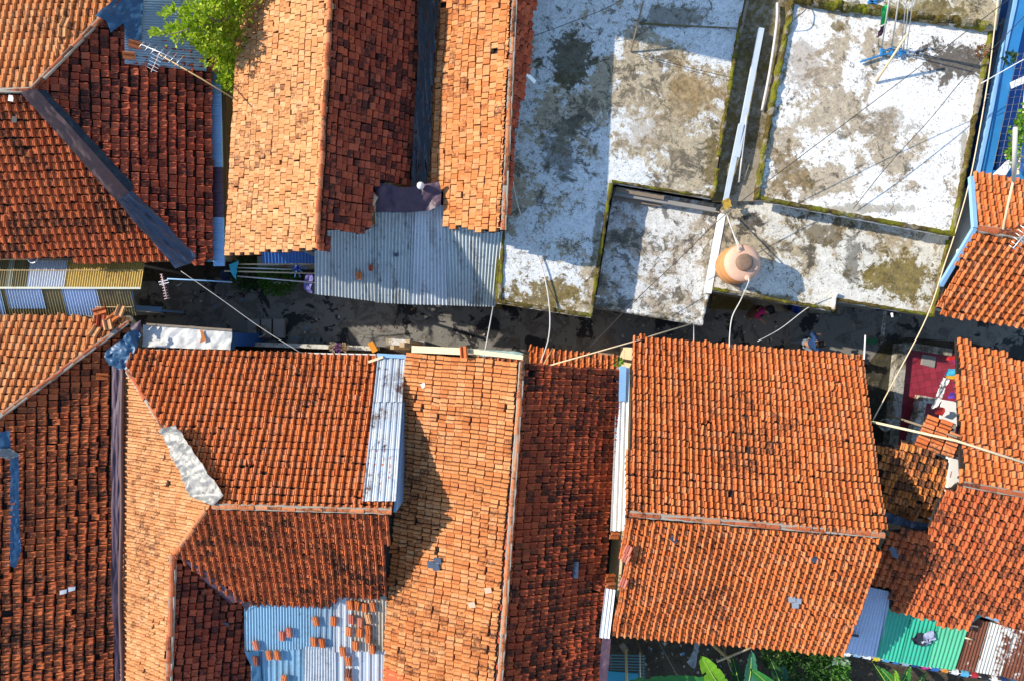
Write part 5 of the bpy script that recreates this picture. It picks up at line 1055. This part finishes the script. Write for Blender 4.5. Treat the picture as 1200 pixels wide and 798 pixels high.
wire('overhead_wire', [W(690, 408, 3.0), W(745, 352, 3.3), W(800, 300, 3.6), W(852, 250, 3.9), W(930, 190, 4.2), W(1010, 130, 4.5), W(1100, 62, 4.9), W(1200, -14, 5.4)], .009, M['wire'], 'long black wire running diagonally from the alley over both terraces', 'wire')
wire('overhead_wire', [W(1000, 245, 3.5), W(1040, 195, 3.8), W(1090, 140, 4.0), W(1130, 92, 4.2), W(1200, 20, 4.6)], .009, M['wire'], 'black wire crossing the right half of the white terrace', 'wire')
wire('overhead_wire', [W(1150, 98, 4.0), W(1200, 70, 4.1), W(1240, 50, 4.2)], .012, M['white'], 'white wire stretched to the blue house at the right edge', 'wire')
wire('overhead_wire', [W(610, 48, 3.5), W(660, 30, 3.7), W(715, 8, 3.9), W(740, -10, 4)], .008, M['wire'], 'thin black wire over the shaded upper corner of the left terrace', 'wire')
wire('overhead_wire', [W(740, 62, 3.3), W(800, 78, 3.3), W(860, 92, 3.4)], .007, M['wire'], 'fine wire from the leaning stick to the terrace parapet', 'wire')
wire('overhead_wire', [W(212, 318, 3.0), W(258, 350, 3.0), W(307, 385, 3.0), W(352, 413, 3.1)], .007, M['pvc'], 'pale wire crossing the alley from the blue grey tarp', 'wire')
wire('overhead_wire', [W(975, 343, 3.0), W(945, 362, 2.9), W(915, 385, 2.9), W(888, 400, 3.2)], .011, M['pvc'], 'pale wire sagging from the terrace corner to the big orange roof', 'wire')
tag(MB().tube([W(813, 379, 2.6), W(813, 400, 3.2)], .012, 5).build('thin_pipe', M['pvc'], None, True), 'thin grey pipe below the corner of the lower terrace', 'pipe')
wire('thin_wire', [W(640, 330, 3.3), W(650, 350, 3.24), W(656, 362, 3.22)], .008, M['wire'], 'short dark wire lying on the brown corner of the left terrace', 'wire')
tag(MB().tube([W(696, 347, 2.7), W(703, 348, 2.7)], .025, 6).build('pipe_stub', M['white'], None, True), 'tiny white pipe stub at the lower left terrace edge', 'pipe')
tag(MB().tube([W(1045, 367, 2.8), W(1046, 372, 2.8)], .03, 6).build('pipe_stub', M['white'], None, True), 'tiny white pipe stub under the mossy corner of the right terrace', 'pipe')

# bamboo mast at right edge
ms = thing('antenna_mast', 'tall pale bamboo antenna mast beside the right roof', 'mast', W(1163, 345, 0))
MB().tube([W(1163, 345, 3.05), W(1177, 260, 4.5), W(1188, 210, 5.2)], .026, 8).build('pole', M['bamboo_pale'], ms, True)
MB().tube([W(1188, 212, 5.2), W(1190, 150, 6.0)], .045, 8).build('sleeve', M['pvc'], ms, True)
def yagi(name, lb, tip, along, across, mast_pts, n=9, L=1.0, wmax=.5, mast_m='bamboo', m='alu', up=None):
    t = thing(name, lb, 'antenna', mast_pts[0])
    MB().tube(mast_pts, .017, 7).build('mast', M[mast_m], t, True)
    a = along.normalized(); c = across.normalized(); b = MB()
    MB().tube([tip - a * L / 2, tip + a * L / 2], .014, 6).build('boom', M[m], t, True)
    for i in range(n):
        p = tip + a * (L * (i / (n - 1) - .5)); w = wmax * (.55 + .45 * i / (n - 1)); MB().tube([p - c * w / 2, p + c * w / 2], .008, 5).build('element', M[m], t, True)
    return t
yg = yagi('antenna', 'pale pink comb antenna on a horizontal pole over the alley', W(192.5, 336, 2.9), W(196, 352, 2.9) - W(189, 321, 2.9), W(200, 334, 2.9) - W(190, 336, 2.9), [W(272, 331, 2.6), W(236, 329, 2.75), W(196, 327, 2.9)], 10, .62, .14, 'blue_pale', 'pinkish')
MB().box(W(186, 331, 2.9), W(197, 328.5, 2.9), .02, .02).box(W(187, 334, 2.9), W(198, 331.5, 2.9), .02, .02).build('reflector', M['alu'], yg)
MB().tube(curve([W(199, 330, 2.88), W(204, 336, 2.6), W(212, 333, 2.6), W(216, 328, 2.8)]), .008, 5).build('cable', M['wire'], yg)
ya = yagi('antenna', 'silver yagi antenna on a long bamboo over the upper left tin patch', W(188, 62, 4.2), W(209, 71, 4.2) - W(164, 52, 4.2), W(196, 52, 4.2) - W(180, 70, 4.2), [W(279, 119, 3.9), W(235, 92, 4.0), W(188, 65, 4.15)], 7, .95, .34)
V0 = MB()
for k in range(5): a0 = W(184 - k * 1.4, 66 + k * 3.8, 4.15); V0.tube([a0 + Vector((-.12, .05, 0)), a0 + Vector((.12, -.07, 0))], .007, 4)
V0.tube([W(187, 63, 4.15), W(177, 85, 4.15)], .008, 4).build('reflector', M['alu'], ya)
yr = yagi('antenna', 'grey antenna with fanned rods at the right edge on the steep orange roof', W(1196, 281, 4.9), Vector((.5, .6, 0)), Vector((.6, -.5, .1)), [W(1205, 290, 4.0), W(1196, 281, 4.9)], 6, .5, .4, 'alu')
yq = yagi('antenna', 'tiny white antenna at the left edge of the slanted tile roof', W(1127, 526, 3.9), Vector((.3, .1, 0)), Vector((-.1, .3, 0)), [W(1128, 530, 3.4), W(1127, 526, 3.9)], 4, .3, .25, 'alu')

# =================================================================== GARDEN at the bottom
rk = thing('bamboo_rack', 'bluish slatted bamboo rack in the dark gap at the bottom', 'rack', W(735, 785, 0))
b = MB()
for i in range(13): b.tube([W(714, 767 + i * 3.4, 1.1), W(756, 768 + i * 3.4, 1.1)], .022, 5)
b.build('slats', paint('blue_bamboo', (.11, .24, .28), .7, .3), rk, True)
for x in (716, 754): MB().box(W(x, 768, 1.07), W(x, 812, 1.07), .04, .05).build('frame_rail', M['wood'], rk)
for x, y in ((716, 770), (754, 770), (716, 810), (754, 810)): MB().box(W(x, y, 1.07).xy.to_3d(), W(x, y, 1.05), .05, .05).build('leg', M['wood'], rk)
MB().prism([W(712, 786, 1.16), W(748, 789, 1.16), W(748, 812, 1.16), W(712, 812, 1.16)], 1.13, 1.16).build('cover_sheet', paint('cyan_sheet', (.04, .30, .42), .5), rk)
tag(MB().tube([W(733.5, 760, 1.25), W(735, 815, 1.3)], .04, 8).build('bamboo_pole', M['bamboo'], None, True), 'thick tan bamboo lying across the bluish rack', 'bamboo pole')
tag(MB().tube([W(750, 764, 1.22), W(750.5, 800, 1.24)], .018, 6).build('bamboo_pole', M['bamboo_pale'], None, True), 'thin bamboo at the right side of the bluish rack', 'bamboo pole')
tag(MB().box(W(728, 754, 1.0), W(734, 763, 1.0), .16, .10).build('wood_block', M['wood']), 'grey wooden block at the end of the thick bamboo', 'block')
for i, (a, b_, z, r_, m_, lb) in enumerate([((832, 752), (864, 781), .9, .045, 'bamboo', 'thick tan bamboo among the banana leaves'), ((840, 775), (884, 757), 1.0, .03, 'bamboo_pale', 'pale bamboo crossing over the thick one in the garden'), ((847, 757), (857, 786), .7, .018, 'wood', 'thin grey stick behind the crossed bamboos'), ((771, 750), (793, 790), .5, .012, 'wood', 'thin dark stick on the littered soil')]):
    tag(MB().tube([W(*a, z), W(*b_, z)], r_, 7).build('bamboo_stick' if i else 'bamboo_pole', M[m_], None, True), lb, 'bamboo')
rnd = random.Random(33)
LB = ['blue bottle cap', 'white paper scrap', 'pale wrapper', 'brown leaf', 'grey pebble']
lit = []
V, F, T = [], [], []
lm = N('litter', .8); tt_ = lm.tint(); r_ = lm.t.nodes.new('ShaderNodeValToRGB'); r_.color_ramp.interpolation = 'CONSTANT'
for p_, c_ in ((0, (.30, .24, .18)), (.3, (.45, .43, .40)), (.55, (.18, .10, .06)), (.80, (.10, .25, .45)), (.84, (.30, .16, .05))):
    e = r_.color_ramp.elements.new(p_) if p_ else r_.color_ramp.elements[0]; e.color = (*c_, 1)
lm.lk(tt_[0], r_.inputs[0])
for i in range(420):
    x, y = (rnd.uniform(755, 990), rnd.uniform(748, 815)) if rnd.random() < .5 else (rnd.uniform(200, 1060), rnd.uniform(338, 402))
    p = W(x, y, .035); s_ = rnd.uniform(.012, .045); a = rnd.random() * 6
    v1 = Vector((math.cos(a), math.sin(a), 0)) * s_; v2 = Vector((-math.sin(a), math.cos(a), 0)) * s_ * rnd.uniform(.3, .9)
    b0 = len(V); V += [p - v1 - v2, p + v1 - v2 + Vector((0, 0, .02)), p + v1 + v2, p - v1 + v2 + Vector((0, 0, .015))]; F.append((b0, b0 + 1, b0 + 2, b0 + 3)); T.append((rnd.random(), 0, 0))
tag(obj('litter', V, F, lm.m if lm.out(r_.outputs[0]) else lm.m, None, None, False, T), 'scattered scraps and dead leaves on the soil and alley', 'litter', kind='stuff')
tag(cloth('plastic_bag', [W(813, 753, .4), W(821, 752, .5), W(818, 766, .45), W(814, 781, .4), W(806, 773, .35), W(811, 763, .4)], paint('grey_plastic', (.32, .33, .34), .5), None, .14, 5, seed=70), 'torn grey plastic sheet on the soil beside the banana leaves', 'plastic sheet')
def banana_leaf(parent, base, tip, w, sag_, m, seed, bend=0.0):
    V, F, T = [], [], []; a, b_ = Vector(base), Vector(tip); n = 26; h = b_ - a; side = Vector((-h.y, h.x, 0)).normalized(); rnd = random.Random(seed)
    notch = [rnd.random() < .16 for _ in range(n + 1)]
    for i in range(n + 1):
        f = i / n; c = a.lerp(b_, f) + Vector((0, 0, sag_ * math.sin(f * math.pi) - .25 * sag_ * f)) + side * bend * math.sin(f * math.pi)
        ww = w * (math.sin(math.pi * min(1, f * .93 + .07)) ** .55)
        for k, s_ in enumerate((-1, -.5, 0, .5, 1)):
            q = ww * s_ * (.82 if notch[i] and abs(s_) == 1 else 1)
            V.append(c + side * q + Vector((0, 0, -.05 * s_ * s_ + .10 * abs(s_) + .012 * math.sin(i * 2.1 + k)))) 
    for i in range(n):
        for k in range(4):
            if notch[i] and k in (0, 3) and rnd.random() < .5: continue
            q = i * 5 + k; F.append((q, q + 1, q + 6, q + 5)); T.append((rnd.random() * .4 + .3 * f, .3 + .5 * (i % 2), 0))
    o = obj('leaf', V, F, m, parent, None, True, T)
    MB().tube(curve([a - Vector((0, 0, .0)), a.lerp(b_, .5) + Vector((0, 0, sag_ + .01)) + side * bend, b_ - Vector((0, 0, sag_ * .25 - .01))], 5), .018, 6, r2=.005).build('midrib', M['midrib'], o, True)
    return o
M['midrib'] = paint('leaf_midrib', (.35, .48, .10), .5); M['ban_lime'] = leaf_mat('banana_leaf_lime', (.20, .44, .02), (.12, .34, .02), .3); M['ban_green'] = leaf_mat('banana_leaf_green', (.05, .26, .04), (.03, .18, .04), .3); M['ban_teal'] = leaf_mat('banana_leaf_teal', (.04, .20, .11), (.03, .14, .08), .25); M['ban_dark'] = leaf_mat('banana_leaf_dark', (.02, .09, .02), (.015, .06, .015), .25)
def banana(lb, foot, leaves):
    t = thing('banana_plant', lb, 'banana plant', W(*foot, 0))
    f = W(*foot, 0); top = Vector((f.x, f.y, 1.3)); MB().tube([f, f + Vector((.02, 0, .7)), top], .10, 10, r2=.06).build('stem', paint('banana_stem', (.20, .22, .07), .6), t, True)
    for i, (bx, by, bz, tx, ty, tz, w, sg, mt) in enumerate(leaves): banana_leaf(t, W(bx, by, bz), W(tx, ty, tz), w, sg, M[mt], i + int(foot[0]))
banana('banana plant with a broad lime leaf rising beside the crossed bamboos', (870, 815), [(852, 818, 1.7, 821, 768, 1.9, .27, .18, 'ban_lime'), (866, 820, 1.5, 838, 785, 1.5, .14, .1, 'ban_teal'), (874, 812, 1.5, 881, 762, 1.7, .17, .12, 'ban_teal'), (868, 815, 1.3, 858, 768, 1.2, .16, .1, 'ban_dark')])
banana('banana plant with a big glossy leaf pointing left under the shrub', (925, 825), [(927, 820, 1.8, 879, 783, 2.0, .17, .16, 'ban_green'), (920, 818, 1.4, 903, 772, 1.5, .16, .1, 'ban_dark'), (912, 800, 1.3, 918, 778, 1.3, .15, .1, 'ban_teal')])
banana('banana plant with one long ribbed leaf lying along the bottom edge', (800, 830), [(842, 798, 1.9, 738, 797, 1.8, .20, .06, 'ban_green'), (812, 822, 1.5, 770, 790, 1.2, .14, .1, 'ban_dark')])
banana('broad leafed plant below the clothes line at the lower right', (1045, 815), [(1052, 806, 1.2, 1030, 781, 1.2, .12, .08, 'ban_green'), (1050, 806, 1.2, 1066, 779, 1.2, .13, .08, 'ban_green'), (1060, 812, 1.1, 1085, 787, 1.0, .12, .08, 'ban_dark'), (1046, 808, 1.4, 1048, 784, 1.4, .12, .08, 'ban_lime'), (1042, 806, 1.0, 1022, 775, .9, .10, .08, 'ban_dark')])
for i, (x, y, r_, n_, lb, mt) in enumerate([(940, 782, .75, 1500, 'wide dense dark green shrub below the big orange roof', 'leaf_dark'), (972, 783, .55, 900, 'lighter feathery shrub at the left of the clothes line', 'leaf_mid'), (912, 768, .45, 450, 'small dark shrub tucked below the orange eave', 'leaf_dark')]):
    t = thing('shrub', lb, 'shrub', W(x, y, 0))
    leafball('foliage', W(x, y, .75), r_, n_, M[mt], t, .12, .6, 50 + i, .45)
    MB().tube([W(x, y, 0), W(x, y, .6)], .03, 6).build('stem', M['wood'], t)

# =================================================================== TREE upper left
tr = thing('tree', 'bright lime green tree overhanging the upper left roofs', 'tree', W(263, 40, 0))
M['leaf_tree'] = leaf_mat('bright_green_leaf', (.46, .58, .03), (.27, .44, .02), .4)  # bright lime green as the leaves' own colour
base = W(263, 60, 0)
MB().tube(curve([base, base + Vector((.1, .3, 1.6)), W(258, 40, 3.2), W(256, 26, 4.1)]), .13, 10, r2=.06).build('trunk', M['wood'], tr, True)
lb_ = MB(); rnd = random.Random(77); V, F, T = [], [], []
blobs = [(258, 20, 4.9, 28), (238, 30, 4.8, 24), (270, 45, 4.6, 19), (270, 70, 4.2, 16), (268, 90, 3.9, 13), (252, 60, 4.4, 18), (222, 32, 4.8, 14), (206, 38, 4.7, 11), (228, 10, 5.0, 12), (205, 17, 4.9, 8), (200, 46, 4.6, 8), (284, 6, 4.9, 12), (262, 100, 3.8, 9), (236, 50, 4.5, 10), (296, -1, 4.95, 6), (308, -4, 5.0, 6), (250, -20, 5, 34)]
for x, y, z, r_ in blobs:
    z = z - .55 - (.45 if x > 248 else 0); c = W(x, y, z); rr = r_ * (CAMH - z) / FOC
    lb_.tube(curve([W(256, 26, 4.0), W((x + 256) / 2 + 2, (y + 30) / 2, z - .15), c]), .03, 5, r2=.008)
    for _ in range(int(rr * rr * 2300)):
        v = Vector((rnd.gauss(0, 1), rnd.gauss(0, 1), rnd.gauss(0, 1))).normalized() * rnd.random() ** .55
        k = 1 + .35 * noise.noise(v * 2.2 + Vector((x, y, 0)))
        p = c + Vector((v.x * rr * 1.1, v.y * rr * 1.1, v.z * rr * .6)) * k
        if noise.noise(p * 4.5) < -.22: continue
        leaf(V, F, p, v + Vector((0, 0, .6)), rnd.uniform(.08, .15), rnd, .55); T += [(rnd.random(), rnd.random(), 0)] * 2
for i, (x, y) in enumerate([(180, 40), (184, 37), (190, 40), (193, 18), (198, 14)]):
    for _ in range(26):
        p = W(x + rnd.gauss(0, 2.4), y + rnd.gauss(0, 1.6), 4.75 + rnd.gauss(0, .08)); leaf(V, F, p, Vector((-1, .1, .3)), rnd.uniform(.07, .12), rnd, .5); T += [(rnd.random(), rnd.random(), 0)] * 2
lb_.tube(curve([W(222, 34, 4.7), W(200, 40, 4.72), W(178, 39, 4.75)]), .012, 5, r2=.005)
lb_.build('branches', M['wood'], tr, True)
obj('crown', V, F, M['leaf_tree'], tr, None, False, T)

# =================================================================== PEOPLE
def skin_mesh(name, joints, edges, m, parent=None, lv=2, root=0):
    bm = bmesh.new(); ly = bm.verts.layers.skin.verify(); vs = []
    for i, (p, r_) in enumerate(joints):
        v = bm.verts.new(p); rr = r_ if isinstance(r_, tuple) else (r_, r_); v[ly].radius = rr; v[ly].use_root = i == root; vs.append(v)
    for a, b_ in edges: bm.edges.new((vs[a], vs[b_]))
    me = bpy.data.meshes.new(name); bm.to_mesh(me); bm.free(); me.materials.append(m)
    o = bpy.data.objects.new(name, me); COL.objects.link(o)
    if parent: o.parent = parent
    s_ = o.modifiers.new('Skin', 'SKIN'); s_.use_smooth_shade = True; s_.branch_smoothing = .4
    q = o.modifiers.new('Subdivision', 'SUBSURF'); q.levels = q.render_levels = lv
    return o
SKIN = paint('skin', (.36, .19, .11), .55, .1, dirt=0); HAIR = paint('black_hair', (.012, .010, .009), .5, .4, dirt=0)
def person(lb, foot, yaw, top_c, leg_c, stride=.18, arm_l=None, arm_r=None, skirt=False, hh=1.56):
    t = thing('person', lb, 'person', foot); t.rotation_euler = (0, 0, yaw); s = hh / 1.6
    V3 = lambda x, y, z: Vector((x * s, y * s, z * s))
    al = arm_l or [(.26, .0, 1.05), (.27, .10, .83)]; ar = arm_r or [(-.26, .0, 1.05), (-.27, .10, .83)]
    J = [(V3(0, 0, .88), (.15, .10)), (V3(0, 0, 1.10), (.13, .09)), (V3(0, 0, 1.28), (.165, .10)), (V3(0, .01, 1.38), (.055, .055)), (V3(0, .03, 1.47), (.078, .09)), (V3(0, .03, 1.55), (.07, .085)),
         (V3(.17, 0, 1.30), .052), (V3(*al[0]), .042), (V3(*al[1]), .030), (V3(-.17, 0, 1.30), .052), (V3(*ar[0]), .042), (V3(*ar[1]), .030),
         (V3(.09, stride * .45, .48), .062), (V3(.09, stride, .08), .040), (V3(.09, stride + .16, .03), .035), (V3(-.09, -stride * .2, .48), .062), (V3(-.09, -stride, .08), .040), (V3(-.09, -stride + .16, .03), .035),
         (V3(0, .125, 1.455), .014)]
    E = [(0, 1), (1, 2), (2, 3), (3, 4), (4, 5), (2, 6), (6, 7), (7, 8), (2, 9), (9, 10), (10, 11), (0, 12), (12, 13), (13, 14), (0, 15), (15, 16), (16, 17), (4, 18)]
    for hand in (8, 11):
        d = (J[hand][0] - J[hand - 1][0]).normalized(); sd = d.cross(Vector((0, 0, 1)));  sd = sd.normalized() if sd.length > .1 else Vector((0, 1, 0))
        pi_ = len(J); J.append((J[hand][0] + d * .06, .026)); E.append((hand, pi_))
        for k in range(4):
            o_ = (k - 1.5) * .018; J.append((J[pi_][0] + d * .045 + sd * o_, .009)); J.append((J[pi_][0] + d * (.085 - .01 * abs(k - 1.3)) + sd * o_ * 1.2 - Vector((0, 0, .012)), .008)); E += [(pi_, len(J) - 2), (len(J) - 2, len(J) - 1)]
        J.append((J[pi_][0] + sd * .045 + d * .01, .010)); E.append((pi_, len(J) - 1))
    skin_mesh('body', J, E, SKIN, t)
    sh = [(V3(0, 0, .84), (.172, .122)), (V3(0, 0, 1.10), (.15, .11)), (V3(0, 0, 1.29), (.185, .12)), (V3(0, 0, 1.36), (.08, .075)), (V3(.17, 0, 1.31), .068), (V3(*al[0]), .055), (V3(*al[0]).lerp(V3(*al[1]), .75), .046), (V3(-.17, 0, 1.31), .068), (V3(*ar[0]), .055), (V3(*ar[0]).lerp(V3(*ar[1]), .75), .046)]
    skin_mesh('jacket', sh, [(0, 1), (1, 2), (2, 3), (2, 4), (4, 5), (5, 6), (2, 7), (7, 8), (8, 9)], paint('garment_top', top_c, .8, .2, dirt=.05), t)
    lp = [(V3(0, 0, .90), (.165, .115)), (V3(.09, stride * .45, .48), .080 if not skirt else .15), (V3(.09, stride * .95, .12), .058 if not skirt else .12), (V3(-.09, -stride * .2, .48), .080 if not skirt else .15), (V3(-.09, -stride * .95, .12), .058 if not skirt else .12)]
    skin_mesh('trousers' if not skirt else 'skirt', lp, [(0, 1), (1, 2), (0, 3), (3, 4)], paint('garment_leg', leg_c, .85, .2, dirt=.1), t)
    skin_mesh('hair', [(V3(0, .005, 1.52), (.088, .098)), (V3(0, .015, 1.58), (.072, .085)), (V3(0, -.07, 1.47), (.07, .045))], [(0, 1), (0, 2)], HAIR, t)
    for sx in (-1, 1): MB().lathe(V3(sx * .032, .108, 1.49), [(.001, -.012), (.010, -.006), (.012, 0), (.010, .006), (.001, .012)], 8).build('eye', M['dark'], None, True).parent = t
    return t
person('person in a blue jacket and pale jeans walking along the alley', W(934, 403, .02), R(-75), (.012, .045, .14), (.15, .20, .27), .20, [(.30, .10, 1.10), (.34, .30, 1.05)], [(-.28, .05, 1.05), (-.22, .25, .98)])
person('person in a pink top and dark skirt standing under the mossy terrace edge', W(880, 366, .10), R(-160), (.42, .02, .14), (.12, .06, .04), .06, [(.26, .06, 1.05), (.16, .24, 1.08)], None, True)

# tall neighbouring house just north of the view (throws the shade on the left terrace)
nb = thing('neighbour_house', 'two storey house north of the terraces', 'house', W(430, -150, 0))
SD = Vector((.956, -.292, 0)); EL = R(30.5)
ct = W(880, 78, 3.2) - SD * (4.6 / math.tan(EL)); e1 = Vector((-.977, .214, 0)); e2 = Vector((.214, .977, 0))   # corner of the taller neighbour
cn = [ct, ct + e1 * 6, ct + e1 * 6 + e2 * 6, ct + e2 * 6]
MB().prism([(p.x, p.y, 7.8) for p in cn], 0, 7.8).build('wall', M['wall_cream'], nb)
MB().add([(p.x, p.y, 7.82) for p in cn] + [(ct.x + (e1 * 3 + e2 * 3).x, ct.y + (e1 * 3 + e2 * 3).y, 8.6)], [(0, 1, 4), (1, 2, 4), (2, 3, 4), (3, 0, 4), (3, 2, 1, 0)]).build('roof', M['cap'], nb)
w = bpy.data.worlds.new('World'); SC.world = w; w.use_nodes = True; nt = w.node_tree
sky = nt.nodes.new('ShaderNodeTexSky'); sky.sky_type = 'NISHITA'; sky.sun_disc = False
sky.sun_elevation = EL; sky.sun_rotation = math.atan2(-SD.x, -SD.y)
sky.air_density = 1.3; sky.dust_density = .3; sky.ozone_density = 2.2
bg = nt.nodes['Background']; bg.inputs['Strength'].default_value = .145; nt.links.new(sky.outputs[0], bg.inputs[0])
l = bpy.data.lights.new('sun', 'SUN'); l.energy = 4.1; l.angle = R(.5); l.color = (1, .90, .76)
so = bpy.data.objects.new('sun', l); COL.objects.link(so); so.location = (-20, 6, 20)
dirv = Vector((SD.x * math.cos(EL), SD.y * math.cos(EL), -math.sin(EL)))
so.rotation_euler = dirv.to_track_quat('-Z', 'Y').to_euler()
cam = bpy.data.cameras.new('camera'); co = bpy.data.objects.new('camera', cam); COL.objects.link(co)
co.location = (0, 0, CAMH); cam.sensor_width = 36; cam.lens = 24; cam.clip_end = 500; SC.camera = co
SC.render.resolution_x, SC.render.resolution_y = 1024, 680
SC.view_settings.view_transform = 'Standard'; SC.view_settings.look = 'None'; SC.view_settings.gamma = 1; SC.view_settings.exposure = EXPO
SC.render.engine = 'CYCLES'
